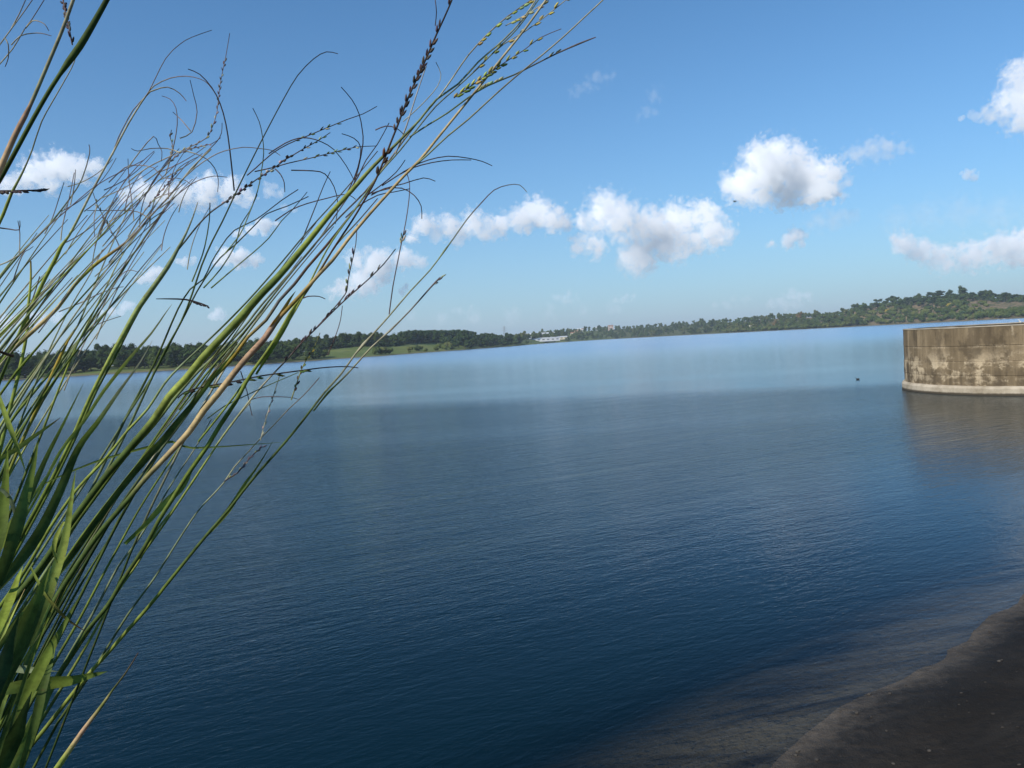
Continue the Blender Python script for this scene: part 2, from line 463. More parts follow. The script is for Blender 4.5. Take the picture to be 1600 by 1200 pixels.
# ------------------------------------------------------------------ clouds: closed bodies of scattering droplets
def cloud(label, puffs, dens, seed, D=6000.0, rough=1.0, name='cumulus_cloud', soft=0.22):
    rng = random.Random(seed)
    SV, SF = ICO2
    V, Fc, n, pl = [], [], 0, []
    u = D / F
    c0 = at(sum(p[0] for p in puffs) / len(puffs), sum(p[1] for p in puffs) / len(puffs), D)
    for (x, y, r) in puffs:
        R = r * u * 1.50
        c = at(x, y, D) - c0 + ray(x, y) * rng.uniform(-.6, .6) * R
        pl.append((c, R))
        V.append(SV * (R * 1.18 + 3 * u) + np.array(c)); Fc.append(SF + n); n += len(SV)
    me = mesh('cloud', np.vstack(V).tolist(), np.vstack(Fc).tolist())
    ob = link(name, me, None, c0)
    m = ob.modifiers.new('r', 'REMESH'); m.mode = 'VOXEL'; m.voxel_size = 5.0 * u
    dg = bpy.context.evaluated_depsgraph_get()
    me2 = bpy.data.meshes.new_from_object(ob.evaluated_get(dg))
    ob.modifiers.clear(); ob.data = me2; me2.name = name
    me2.materials.clear(); me2.materials.append(mat_cloud('cloud_droplets', dens * 2.3, u, pl, rough, soft))
    tag(ob, label, 'cloud')
    return ob
cloud('largest bright rounded cumulus above the middle of the right-hand shore',
      [(1200, 265, 45), (1160, 290, 34), (1250, 280, 42), (1290, 285, 34), (1215, 242, 32), (1182, 245, 26), (1250, 245, 26), (1225, 305, 24), (1190, 305, 22), (1268, 305, 20), (1135, 293, 12)], .017, 1)
cloud('thin grey-white plume trailing right from the largest cumulus', [(1318, 243, 15), (1340, 240, 20), (1362, 232, 25), (1385, 232, 23), (1408, 234, 16), (1424, 236, 8)], 0.0028, 21, rough=1.2, soft=0.45)
cloud('broad lumpy cumulus bank left of the largest cloud',
      [(945, 325, 32), (922, 345, 24), (970, 345, 36), (1010, 350, 32), (1060, 342, 34), (1095, 338, 28), (1112, 362, 32), (1133, 370, 18), (1040, 372, 38), (1000, 398, 32), (980, 408, 20), (930, 385, 22), (905, 383, 18), (1060, 392, 22), (1085, 375, 25)], .015, 2)
cloud('small white puff right of the lumpy cumulus bank', [(1246, 368, 16), (1232, 376, 13), (1205, 381, 8), (1252, 380, 8)], .008, 22)
cloud('long white cumulus row above the meadow on the far shore',
      [(665, 352, 20), (700, 350, 22), (740, 346, 23), (780, 352, 22), (835, 333, 27), (862, 342, 24), (815, 345, 22), (884, 350, 14), (760, 362, 18), (645, 368, 13), (715, 366, 18), (680, 368, 15)], .014, 3)
cloud('white cumulus behind the grass tips, lower left of the long row',
      [(555, 405, 20), (590, 412, 28), (630, 404, 20), (655, 410, 14), (540, 450, 20), (518, 458, 13), (570, 440, 24), (600, 435, 16)], .009, 4)
cloud('tiny white puff right of the cumulus behind the grass', [(634, 450, 9), (628, 456, 6)], .009, 23)
cloud('white peaked cumulus behind the tangled thin grass',
      [(325, 292, 24), (360, 298, 24), (290, 303, 23), (230, 303, 24), (200, 308, 16), (326, 272, 9), (385, 308, 16), (260, 302, 22), (320, 308, 22)], .012, 5)
cloud('white cumulus at the left edge behind the thick stalks', [(60, 268, 28), (95, 262, 29), (125, 265, 24), (150, 262, 15), (30, 283, 18), (80, 288, 18), (10, 290, 18), (-20, 290, 18)], .012, 6)
cloud('small faint puff right of the peaked cumulus', [(422, 296, 14), (435, 302, 10), (445, 325, 6), (460, 328, 5)], .004, 7)
cloud('small white puff below the peaked cumulus', [(415, 352, 15), (395, 360, 13), (372, 366, 10), (430, 351, 8)], .010, 8)
cloud('white flat-based puff above the left wood', [(355, 398, 17), (374, 402, 17), (398, 407, 12), (340, 409, 10), (410, 407, 6)], .012, 9)
cloud('small white puff between the left grass stems', [(238, 428, 14), (250, 426, 11), (222, 437, 9)], .010, 10)
cloud('smallest faint white puff beside the green leaf blade', [(290, 407, 9), (302, 407, 7), (278, 408, 6)], .008, 11)
cloud('tall white cumulus cut by the right edge of the sky',
      [(1592, 112, 26), (1612, 145, 44), (1572, 165, 24), (1546, 178, 16), (1522, 182, 11), (1598, 188, 26), (1503, 185, 6), (1640, 130, 50)], .010, 12)
cloud('soft hazy cumulus low at the right edge', [(1412, 380, 20), (1440, 392, 24), (1475, 402, 24), (1520, 398, 28), (1560, 392, 28), (1600, 388, 32), (1400, 374, 12), (1640, 385, 35)], .0085, 13)
cloud('small white tuft above the soft hazy cumulus', [(1512, 272, 9), (1522, 276, 8), (1504, 269, 5)], .006, 14)
cloud('wispy cloud shred high right of the seed heads', [(948, 119, 15), (930, 124, 17), (918, 132, 15), (904, 140, 14), (892, 147, 10), (958, 116, 8)], 0.0011, 15, rough=1.5, soft=0.55)
cloud('wispy cloud shred high over the lumpy cumulus bank', [(1026, 146, 17), (1016, 154, 15), (1010, 172, 14), (1000, 183, 10), (1022, 176, 10)], 0.001, 16, rough=1.5, soft=0.55)
cloud('low flat cloud over the far ridge, left one', [(885, 463, 14), (870, 465, 10), (900, 465, 10)], 0.0016, 17, D=9000, rough=1.2, soft=0.5)
cloud('low flat cloud over the far ridge, right one', [(975, 466, 10), (988, 465, 9), (962, 468, 9)], 0.0016, 18, D=9000, rough=1.2, soft=0.5)
cloud('low pinkish cloud on the skyline left of the right hill', [(1240, 466, 20), (1222, 472, 16), (1258, 464, 14), (1205, 476, 10)], 0.0016, 19, D=9000, rough=1.2, soft=0.45)
cloud('low pale cloud streak above the mixed wood', [(1150, 471, 14), (1135, 475, 11), (1165, 469, 11), (1118, 478, 8)], 0.001, 20, D=9000, rough=1.2, soft=0.5)
cloud('low pale puff above the flat-topped forest block', [(720, 482, 10), (735, 483, 10), (708, 484, 8)], 0.0014, 24, D=9000, rough=1.2, soft=0.5)
cloud('low white puff over the left wood', [(340, 489, 11), (350, 492, 9), (330, 495, 7)], .004, 25, D=9000)
cloud('low white cloud behind the left grass', [(175, 486, 9), (200, 478, 11), (160, 488, 7), (190, 484, 9)], .004, 26, D=9000)
cloud('low long cloud at the left edge of the sky', [(60, 500, 18), (30, 500, 16), (90, 497, 14), (5, 505, 16), (-30, 505, 16), (45, 490, 12)], .003, 27, D=9000)
cloud('thin grey veil below the right side of the largest cumulus', [(1275, 345, 22), (1305, 342, 22), (1330, 338, 18)], .0011, 31, soft=0.5)
cloud('broad faint veil above the soft hazy cumulus', [(1400, 345, 30), (1450, 335, 34), (1500, 328, 36), (1560, 335, 38), (1620, 340, 40)], .00055, 32, soft=0.6)
cloud('faint low bank of haze cloud behind the factory ridge', [(640, 495, 16), (690, 498, 16), (740, 497, 18), (800, 493, 18), (860, 488, 16), (910, 485, 16), (960, 482, 16)], .0007, 33, D=9000, soft=0.6)

def crown_arrays(seed, kind, nclump=34, nleaf=16, core=ICO2):
    """leafy crown of a tree one metre tall: lumpy cores wrapped in many small leaf sprays"""
    rng = np.random.default_rng(seed)
    V, Q, T, n = [], [], [], 0
    lobes = []
    if kind == 'pine':          # bare trunk, flat umbrella of a few tiers
        for k in range(6):
            a = rng.uniform(0, 6.28); r = rng.uniform(0.05, 0.24)
            lobes.append((r * math.cos(a), r * math.sin(a), rng.uniform(0.66, 0.90), rng.uniform(0.13, 0.21), rng.uniform(0.08, 0.12)))
    elif kind == 'column':
        for k in range(6):
            lobes.append((rng.normal(0, .06), rng.normal(0, .06), 0.25 + 0.11 * k, 0.20 - 0.018 * k, 0.17))
    elif kind == 'shrub':
        for k in range(6):
            a = rng.uniform(0, 6.28); r = rng.uniform(0.1, 0.5)
            lobes.append((r * math.cos(a), r * math.sin(a), rng.uniform(0.3, 0.62), rng.uniform(0.30, 0.45), rng.uniform(0.26, 0.38)))
    else:
        for k in range(8):
            a = rng.uniform(0, 6.28); r = rng.uniform(0.05, 0.30)
            lobes.append((r * math.cos(a), r * math.sin(a), 0.22 + 0.62 * (k + rng.random()) / 8, rng.uniform(0.17, 0.27) * (1.15 - 0.06 * k), rng.uniform(0.14, 0.21)))
    for (x, y, z, rx, rz) in lobes:
        v, f = core
        w = v * (1 + 0.28 * rng.normal(0, 1, (len(v), 1)) * 0.6)
        V.append(w * np.array([rx, rx, rz]) * 0.80 + np.array([x, y, z])); T.append(f + n); n += len(v)
    tot = nclump * nleaf
    li = rng.integers(0, len(lobes), tot)
    L = np.array(lobes)[li]
    d = rng.normal(0, 1, (tot, 3)); d /= np.linalg.norm(d, axis=1)[:, None]
    d[:, 2] = np.abs(d[:, 2]) * np.where(rng.random(tot) < 0.75, 1, -1)
    rr = rng.uniform(0.8, 1.18, tot)[:, None]
    c = L[:, :3] + d * rr * np.stack([L[:, 3], L[:, 3], L[:, 4]], 1)
    a1 = rng.normal(0, 1, (tot, 3)); a1 -= (a1 * d).sum(1)[:, None] * d * 0.6
    a1 /= np.linalg.norm(a1, axis=1)[:, None]
    a2 = np.cross(a1, d + rng.normal(0, .5, (tot, 3))); a2 /= np.linalg.norm(a2, axis=1)[:, None] + 1e-9
    s = rng.uniform(0.018, 0.045, tot)[:, None]
    quad = np.stack([c - a1 * s, c + a2 * s * .6, c + a1 * s, c - a2 * s * .6], 1).reshape(-1, 3)
    V.append(quad); base = n + np.arange(tot) * 4
    Q = np.stack([base, base + 1, base + 2, base + 3], 1)
    return np.vstack(V), np.vstack(T), Q

def crown_mesh(name, seed, kind, mat, **kw):
    V, T, Q = crown_arrays(seed, kind, **kw)
    return mesh(name, V.tolist(), T.tolist() + Q.tolist(), mat)

def trunk_mesh(name, kind, seed):
    rng = random.Random(seed)
    V, Fc = [], []
    def limb(p0, p1, r0_, r1_, k=5):
        n = len(V); ax = (p1 - p0).normalized(); s = ax.orthogonal().normalized(); t = ax.cross(s)
        for p, r in ((p0, r0_), ((p0 + p1) / 2 + s * 0.01, (r0_ + r1_) / 2), (p1, r1_)):
            for i in range(k):
                a = 6.2832 * i / k; V.append(p + s * (r * math.cos(a)) + t * (r * math.sin(a)))
        for j in range(2):
            for i in range(k): Fc.append((n + j * k + i, n + j * k + (i + 1) % k, n + (j + 1) * k + (i + 1) % k, n + (j + 1) * k + i))
    top = {'pine': 0.72, 'shrub': 0.3, 'column': 0.3}.get(kind, 0.42)
    limb(Vector((0, 0, -0.05)), Vector((rng.uniform(-.02, .02), rng.uniform(-.02, .02), top)), 0.026, 0.015)
    for k in range(4):
        a = rng.uniform(0, 6.28)
        limb(Vector((0, 0, top * rng.uniform(.75, .98))), Vector((0.2 * math.cos(a), 0.2 * math.sin(a), top + 0.16)), 0.012, 0.005)
    return mesh(name, V, Fc, M_BARK, True)

CR = {}
def crowns(key, kind, mat, n=5, **kw):
    CR[key] = [(crown_mesh('crown', hash((key, i)) % 99991 if False else (len(CR) * 37 + i * 7 + 3), kind, mat, **kw), trunk_mesh('trunk', kind, i)) for i in range(n)]
crowns('dark', 'broad', M_DARKF, 6); crowns('plant', 'broad', M_PLANT, 4); crowns('mid', 'broad', M_MIDF, 6)
crowns('pine', 'pine', M_PINE, 5, nclump=30); crowns('shrub', 'shrub', M_SHRUB, 5, nclump=26)
crowns('yellow', 'broad', M_YELLOW, 1); crowns('rust', 'broad', M_RUST, 1)

def project(P):
    v = P - EYE; z = v.dot(fwd); return 800 + F * v.dot(right) / z, 600 - F * v.dot(up) / z
def spot(px, py):                 # distance behind the shoreline at which the ground meets a picture row
    best = min((abs(project(land_point(px, o))[1] - py), o) for o in range(4, int(interp(CREST, px)), 3))
    return best[1]
CLEAR = []                        # (first column, last column, distance) of the plots kept free of trees
def reserve(px, py, half): CLEAR.append((px - half, px + half, spot(px, py)))
for a in ((842, 532, 26), (872, 530, 16), (838, 519.5, 17), (859, 518, 8), (895, 524, 4), (901, 521.5, 4), (906, 518.5, 4), (911, 516.5, 4), (936, 514.5, 6),
          (955, 515.5, 5), (1175, 513.5, 6), (179, 571, 7), (190, 569.5, 7), (136, 577, 6)): reserve(*a)
def plot_clear(px, off):
    return not any(a < px < b and d - 22 < off < d + 12 for a, b, d in CLEAR)
trng = random.Random(11)
def plant_tree(name, key, px, off, h, label, cat, group=None, wide=1.0):
    for _ in range(12):
        if plot_clear(px, off): break
        px += trng.uniform(-14, 14); off = max(5, off + trng.uniform(-20, 20))
    q = land_point(px, off)
    c, t = trng.choice(CR[key])
    e = empty(name, (q.x, q.y, q.z - 0.05), trng.uniform(0, 6.28))
    e.scale = (h * wide, h * wide, h)
    link('trunk', t, e); link('crown', c, e)
    if group:
        cr = interp(CREST, px)
        where = 'at the water edge' if off < 22 else ('on the skyline' if off > cr * 0.8 else 'halfway up the slope')
        if 'meadow' not in group: label, group = label + ', ' + where, group + ' ' + where
    tag(e, label, cat, group)
    return e

def in_meadow(px, off):
    if 40 < px < 250 and off < 26 + 8 * math.sin(px * 0.05): return True
    if 250 <= px < 500 and off < 4: return True
    if 500 < px < 728 and off < 112 - abs(px - 610) * 0.12 and not (px > 690 and off > 60): return True
    return False

# left woodland
for i in range(190):
    px = -60 + 690 * (i + trng.random()) / 190
    off = trng.choice((trng.uniform(6, 40), trng.uniform(30, 125), trng.uniform(95, 150)))
    if in_meadow(px, off): off = trng.uniform(112, 150) if px > 500 else trng.uniform(34, 130)
    plant_tree('woodland_tree', 'dark', px, off, trng.uniform(7.5, 12.0), 'dark broadleaf tree of the left shore wood',
               'tree', 'trees of the left shore wood', trng.uniform(0.9, 1.25))
# straight-topped plantation behind the meadow
for i in range(64):
    px = 628 + 114 * (i + 0.5) / 64
    plant_tree('plantation_tree', 'plant', px, 118 + (i % 4) * 18, 11.6 + trng.uniform(-.4, .4),
               'tall tree of the flat-topped forest block', 'tree', 'trees of the flat-topped forest block', 1.05)
# blue-green grove at its right end, down to the water
for i in range(44):
    px = trng.uniform(716, 812); off = trng.uniform(6, 150)
    plant_tree('grove_tree', 'plant', px, off, trng.uniform(9, 13), 'dark tree of the grove right of the flat-topped block',
               'tree', 'trees of the waterside grove', 1.1)
# low shrubs on the meadow and along its foot
for (px, off, h) in [(585, 22, 5), (592, 26, 6), (600, 24, 5.5), (607, 20, 4.5), (640, 30, 4), (650, 32, 4.5), (656, 28, 4), (688, 40, 5), (700, 42, 6), (508, 30, 5),
                     (640, 8, 2.5), (665, 10, 3), (680, 14, 4), (694, 18, 5), (704, 16, 5)]:
    plant_tree('meadow_shrub', 'shrub', px, off, h, 'rounded green shrub standing on the open meadow', 'shrub', 'shrubs on the open meadow', 1.0)
# mixed wood in the middle distance
for i in range(150):
    px = 800 + 545 * (i + trng.random()) / 150
    off = trng.choice((trng.uniform(8, 60), trng.uniform(40, 180), trng.uniform(150, 290)))
    if 815 < px < 900 and off < 60: off += 90
    plant_tree('mixed_wood_tree', 'mid', px, off, trng.uniform(9, 14.5), 'green tree of the mixed wood on the middle shore',
               'tree', 'trees of the mixed wood', trng.uniform(0.95, 1.3))
# right hill: umbrella pines along the crest, scrub below
for i in range(58):
    px = 1330 + 290 * (i + trng.random()) / 58
    off = trng.uniform(135, 240)
    if px > 1530 and off < 190: off = trng.uniform(200, 250)
    plant_tree('hill_pine_tree', 'pine' if trng.random() < 0.75 else 'dark', px, off, trng.uniform(10, 15), 'dark flat-crowned pine of the right-hand hill',
               'tree', 'pines on the right-hand hill', trng.uniform(1.0, 1.3))
plant_tree('crest_tree', 'dark', 1505, 225, 17, 'tallest dark tree standing above the crest of the right hill', 'tree', wide=1.15)
plant_tree('crest_tree', 'dark', 1543, 225, 14, 'round dark tree on the right hill above the bare brown slope', 'tree', wide=0.9)
plant_tree('yellow_tree', 'yellow', 1387, 125, 6, 'small yellow-flowering tree under the pines, left of two', 'tree', wide=1.6)
plant_tree('yellow_tree', 'yellow', 1483, 125, 6, 'small yellow-flowering tree under the pines, right of two', 'tree', wide=1.5)
plant_tree('rusty_tree', 'rust', 1211, 60, 13, 'rusty brown tree among green ones near the far water edge', 'tree', wide=0.7)
plant_tree('pale_olive_tree', 'rust', 1250, 170, 15, 'pale olive round tree on the skyline left of the right hill', 'tree', wide=1.0)
for i in range(230):
    px = 1130 + 490 * (i + trng.random()) / 230
    off = trng.uniform(5, 150) if px > 1330 else trng.uniform(3, 30)
    if px > 1510 and off > 75 and trng.random() < 0.8: off = trng.uniform(12, 70)
    plant_tree('hillside_shrub', 'shrub', px, off, trng.uniform(4.5, 8.5), 'bushy green shrub of the right-hand shore', 'shrub',
               'shrubs on the right-hand shore', trng.uniform(0.9, 1.3))

# the rest of the wood, which reads as one mass
def woodland():
    V, T, Q, n = [], [], [], 0
    rng = np.random.default_rng(3)
    protos = [crown_arrays(500 + k, 'broad', 7, 7, ICO1) for k in range(6)]
    k = 0
    while k < 1700:
        px = rng.uniform(-250, 1850)
        cr = interp(CREST, px); off = rng.uniform(6, cr + 45)
        if in_meadow(px, off) or not plot_clear(px, off): continue
        if 816 < px < 890 and 20 < off < 130: continue
        if px > 1515 and 85 < off < 190: continue
        q = land_point(px, off); h = rng.uniform(6.0, 10.0) * (0.72 if 480 < px < 640 else 1.0)
        if px > 1340 and off < 130: h *= 0.75
        v, t, qq = protos[k % 6]
        a = rng.uniform(0, 6.28); R = np.array([[math.cos(a), -math.sin(a), 0], [math.sin(a), math.cos(a), 0], [0, 0, 1]])
        V.append((v * np.array([1.35, 1.35, 1]) * h) @ R.T + np.array(q)); T.append(t + n); Q.append(qq + n); n += len(v); k += 1
    for k in range(260):          # undergrowth that closes the foot of the forest behind the meadow
        px = rng.uniform(490, 765); off = rng.choice((rng.uniform(108, 122), rng.uniform(172, 215)))
        if px < 520: off += 20
        q = land_point(px, off); h = rng.uniform(3.0, 5.0)
        v, t, qq = protos[k % 6]
        V.append(v * np.array([1.7, 1.7, 1]) * h + np.array(q) - np.array([0, 0, h * 0.12])); T.append(t + n); Q.append(qq + n); n += len(v)
    for k in range(240):          # and under the pines of the right-hand hill
        px = rng.uniform(1320, 1640); off = rng.uniform(185, 265)
        q = land_point(px, off); h = rng.uniform(3.5, 6.0)
        v, t, qq = protos[k % 6]
        V.append(v * np.array([1.7, 1.7, 1]) * h + np.array(q) - np.array([0, 0, h * 0.12])); T.append(t + n); Q.append(qq + n); n += len(v)
    me = mesh('woodland', np.vstack(V).tolist(), np.vstack(T).tolist() + np.vstack(Q).tolist(), M_WOOD)
    tag(link('woodland', me), kind='stuff')
gw = NT('woodland_foliage')
wp = gw.pos(); wn1 = gw.noise(wp, 0.05, 3); wn2 = gw.noise(wp, 0.5, 3)
wcol = gw.ramp(gw.math('ADD', gw.math('MULTIPLY', wn1, 0.6), gw.math('MULTIPLY', wn2, 0.4)), [(0.3, (0.026, 0.046, 0.013)), (0.55, (0.058, 0.088, 0.024)), (0.75, (0.105, 0.13, 0.036))])
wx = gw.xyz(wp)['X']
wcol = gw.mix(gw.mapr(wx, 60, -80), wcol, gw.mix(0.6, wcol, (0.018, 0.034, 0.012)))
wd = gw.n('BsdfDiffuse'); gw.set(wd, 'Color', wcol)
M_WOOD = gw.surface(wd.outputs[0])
woodland()

# ------------------------------------------------------------------ far buildings
def box_mesh(name, w, d, h, mat, z0=0.0):
    x, y = w / 2, d / 2
    V = [(-x, -y, z0), (x, -y, z0), (x, y, z0), (-x, y, z0), (-x, -y, z0 + h), (x, -y, z0 + h), (x, y, z0 + h), (-x, y, z0 + h)]
    return mesh(name, V, [(0, 1, 5, 4), (1, 2, 6, 5), (2, 3, 7, 6), (3, 0, 4, 7), (4, 5, 6, 7), (3, 2, 1, 0)], mat)
def gable_mesh(name, w, d, h, mat, z0):
    x, y = w / 2 + 0.4, d / 2 + 0.4
    V = [(-x, -y, z0), (x, -y, z0), (x, y, z0), (-x, y, z0), (-x, 0, z0 + h), (x, 0, z0 + h)]
    return mesh(name, V, [(0, 1, 5, 4), (2, 3, 4, 5), (0, 4, 3), (1, 2, 5), (3, 2, 1, 0)], mat)
def building(name, px, py_base, depth, w, d, h, wall, roof, label, nwin=3, rows=1, roof_h=1.6, stripe=None):
    q = land_point(px, spot(px, py_base))
    e = empty(name, q, math.atan2(-q.x, q.y))
    tag(e, label, 'building')
    wl_ = link('wall', box_mesh('wall', w, d, h + 1.5, wall, -1.5), e)
    rf = link('roof', gable_mesh('roof', w, d, roof_h, roof, h), e)
    if stripe: link('cladding_band', box_mesh('cladding_band', w * 0.5, 0.12, h * 0.3, stripe, h * 0.64), e, (-w * 0.2, -d / 2 - 0.063, 0))
    wm = box_mesh('window', w / nwin * 0.5, 0.1, h / rows * 0.34, M_GLASS, 0)
    for r in range(rows):
        for k in range(nwin):
            link('window', wm, e, ((k + 0.5) / nwin * w - w / 2, -d / 2 - 0.053, (r + 0.22) * h / rows))
    return e
building('factory_building', 842, 532.5, 1440, 66, 22, 3.8, M_WHITE, M_WHITE, 'long white and blue factory hall with dark windows by the far shore', 9, 1, 1.0, M_BLUE)
building('factory_building', 872, 529.5, 1500, 34, 20, 3.2, M_CREAM, M_WHITE, 'lower cream factory wing right of the long white and blue hall', 5, 1, 1.5)
building('warehouse', 838, 519.5, 1640, 44, 20, 4, M_WHITE, M_WHITE, 'white-roofed warehouse on the ridge above the factory hall', 5, 1, 2.4)
building('warehouse', 859, 518.0, 1660, 20, 14, 3.5, M_WHITE, M_WHITE, 'small white-roofed shed on the ridge right of the warehouse', 3, 1, 1.8)
building('house', 895, 524, 1640, 8, 8, 5, M_CREAM, M_TILE, 'lowest cream house of the slope right of the factory', 2)
building('house', 901, 521.5, 1680, 8, 8, 5, M_CREAM, M_TILE, 'middle cream house of the slope right of the factory', 2)
building('house', 906, 518.5, 1720, 9, 8, 6, M_CREAM, M_WHITE, 'upper cream house with pale roof right of the factory', 2)
building('house', 911, 516.5, 1740, 8, 8, 5, M_WHITE, M_TILE, 'topmost small white house of the slope right of the factory', 2)
building('house', 936, 514.5, 1800, 14, 10, 7, M_WHITE, M_WHITE, 'lone white two-storey house on the distant green slope', 3, 2)
building('house', 955, 516.5, 1800, 12, 10, 11, M_PINK, M_TILE, 'narrow pinkish tower house beside the mast', 2, 3)
building('house', 1175, 513.5, 1290, 9, 8, 4, M_CREAM, M_CREAM, 'cream hut near the far water edge left of the rusty tree', 2)
building('house', 179, 571.0, 376, 4.2, 4, 1.9, M_WHITE, M_WHITE, 'tiny white house in the wood above the left meadow', 2, 1, 0.6)
building('house', 190, 569.5, 382, 4.5, 4, 2.4, M_PINK, M_TILE, 'small pinkish house with tile roof in the left wood', 2, 1, 0.9)
building('house', 136, 574.5, 360, 3.5, 3.5, 1.4, M_PINK, M_TILE, 'small brown-roofed hut beside the left meadow', 1, 1, 0.8)

def lattice(name, px, py, depth, h, w, label, cat, arms=False):
    q = land_point(px, spot(px, py)); e = empty(name, q, 0.3); tag(e, label, cat)
    def bars(nm, segs, r=0.12):
        V, Fc = [], []
        for p0, p1 in segs:
            p0, p1 = Vector(p0), Vector(p1); n = len(V)
            ax = (p1 - p0).normalized(); s = ax.orthogonal().normalized(); t = ax.cross(s)
            for p in (p0, p1):
                for i in range(4):
                    a = 1.5708 * i; V.append(p + s * r * math.cos(a) + t * r * math.sin(a))
            for i in range(4): Fc.append((n + i, n + (i + 1) % 4, n + 4 + (i + 1) % 4, n + 4 + i))
        link(nm, mesh(nm, V, Fc, M_STEEL), e)
    cs = [(-1, -1), (1, -1), (1, 1), (-1, 1)]
    for (a, b) in cs: bars('leg', [((a * w, b * w, -6), (a * w * .12, b * w * .12, h))])
    br = []
    for k in range(8):
        z0, z1 = h * k / 8, h * (k + 1) / 8
        f0, f1 = w * (1 - .88 * k / 8), w * (1 - .88 * (k + 1) / 8)
        for i in range(4):
            a, b = cs[i], cs[(i + 1) % 4]
            br.append(((a[0] * f0, a[1] * f0, z0), (b[0] * f1, b[1] * f1, z1)))
    bars('bracing', br, 0.07)
    if arms:
        for z, L in ((h * .72, 5), (h * .84, 4), (h * .95, 3)): bars('cross_arm', [((-L, 0, z), (L, 0, z))], 0.15)
lattice('radio_mast', 957, 513, 1800, 15, 0.9, 'thin radio mast rising above the pinkish tower house', 'mast')
lattice('power_pylon', 789, 522, 1500, 19, 2.2, 'faint lattice power pylon on the skyline left of the factory', 'pylon', True)

# ------------------------------------------------------------------ round concrete tower in the water
TC = Vector((29.4, 44.4, 0.0)); TR = 6.7; TOP = 3.47
tower = empty('intake_tower', TC)
tag(tower, 'round stained concrete water tower wall standing in the lake at right', 'tower')
def ring_mesh(name, prof, mat, seg=160, wob=0.0):
    V, Fc = [], []
    n = len(prof)
    for i in range(seg):
        a = 6.283185 * i / seg
        for (r, z) in prof:
            w = wob * mnoise.noise(Vector((math.cos(a) * 9, math.sin(a) * 9, z * 1.5)))
            V.append(((r + w) * math.cos(a), (r + w) * math.sin(a), z + w * 0.5))
    for i in range(seg):
        for j in range(n):
            Fc.append((i * n + j, ((i + 1) % seg) * n + j, ((i + 1) % seg) * n + (j + 1) % n, i * n + (j + 1) % n))
    return mesh(name, V, Fc, mat)
lifts = [(-0.5, 0.98), (0.98, 1.72), (1.72, 2.52), (2.52, TOP)]
for k, (z0, z1) in enumerate(lifts):
    dr = (0.0, 0.012, -0.008, 0.006)[k]
    b = 0.02
    link('wall_lift', ring_mesh('wall_lift', [(TR - 0.35, z0), (TR - b + dr, z0), (TR + dr, z0 + b), (TR + dr, (z0 + z1) / 2), (TR + dr, z1 - b), (TR - b + dr, z1), (TR - 0.35, z1)], M_TOWER, 160, 0.018), tower)
link('plinth', ring_mesh('plinth', [(TR - 0.02, -2.5), (TR + 0.16, -2.5), (TR + 0.16, 0.34), (TR + 0.10, 0.44), (TR - 0.02, 0.47)], M_PLINTH, 160, 0.03), tower)
link('coping', ring_mesh('coping', [(TR - 0.42, TOP + 0.002), (TR + 0.025, TOP + 0.002), (TR + 0.03, TOP + 0.05), (TR - 0.42, TOP + 0.06)], M_PLINTH, 160, 0.02), tower)

# ------------------------------------------------------------------ birds and boats
def lathe_body(name, prof, mat, seg=10, squash=0.8):
    """a body along +X: prof is (x, z_centre, radius)"""
    V, Fc = [], []
    for (x, z, r) in prof:
        for i in range(seg):
            a = 6.2832 * i / seg; V.append((x, r * squash * math.cos(a), z + r * math.sin(a)))
    m = len(prof)
    for j in range(m - 1):
        for i in range(seg): Fc.append((j * seg + i, j * seg + (i + 1) % seg, (j + 1) * seg + (i + 1) % seg, (j + 1) * seg + i))
    Fc.append(tuple(range(seg))[::-1]); Fc.append(tuple((m - 1) * seg + i for i in range(seg)))
    return mesh(name, V, Fc, mat, True)
d = at(1340, 593, 1.0); k = EYE.z / (EYE.z - d.z); q = EYE + (d - EYE) * k
duck = link('water_bird', lathe_body('water_bird', [(-.24, .10, .01), (-.2, .09, .05), (-.1, .06, .09), (.03, .05, .10), (.12, .07, .08), (.16, .13, .05), (.17, .19, .042), (.19, .23, .045), (.23, .235, .03), (.29, .225, .01)], M_DUCK), None, (q.x, q.y, -0.005))
duck.rotation_euler = (0, 0, rad(160)); duck.scale = (0.6, 0.6, 0.6); tag(duck, 'small dark water bird floating on the lake left of the concrete tower', 'bird')
fb = empty('flying_bird', at(1148, 315, 70)); fb.rotation_euler = (rad(12), 0, rad(20)); tag(fb, 'tiny dark bird flying in front of the big white cloud', 'bird')
link('body', lathe_body('body', [(-.16, 0, .01), (-.1, 0, .03), (0, 0, .045), (.1, .01, .03), (.15, .015, .008)], M_DUCK), fb)
for sgn in (-1, 1):
    V = [(.06, 0, .01), (-.07, 0, .01), (-.04, sgn * .16, .08), (.07, sgn * .16, .085), (-.05, sgn * .33, .03), (0, sgn * .34, .03), (.06, 0, -.005), (-.07, 0, -.005), (-.04, sgn * .16, .07), (.07, sgn * .16, .07)]
    link('wing', mesh('wing', V, [(0, 1, 2, 3), (3, 2, 4, 5), (6, 9, 8, 7), (9, 5, 4, 8), (0, 3, 9, 6), (1, 7, 8, 2)], M_DUCK), fb)
pa = Vector((TC.x, TC.y, 0)) + Vector((-0.86, -0.51, 0)) * (TR - 0.15)
pb = at(1595, 505, 1.0) - EYE
eg = link('perched_bird', lathe_body('perched_bird', [(-.12, .10, .01), (-.06, .10, .04), (.02, .11, .06), (.08, .15, .045), (.10, .20, .03), (.13, .23, .03), (.19, .225, .006)], M_EGRET), None, (EYE.x + pb.x * 39.6, EYE.y + pb.y * 39.6, TOP + 0.04))
eg.rotation_euler = (0, 0, rad(200)); tag(eg, 'small white bird perched on the rim of the concrete tower', 'bird')
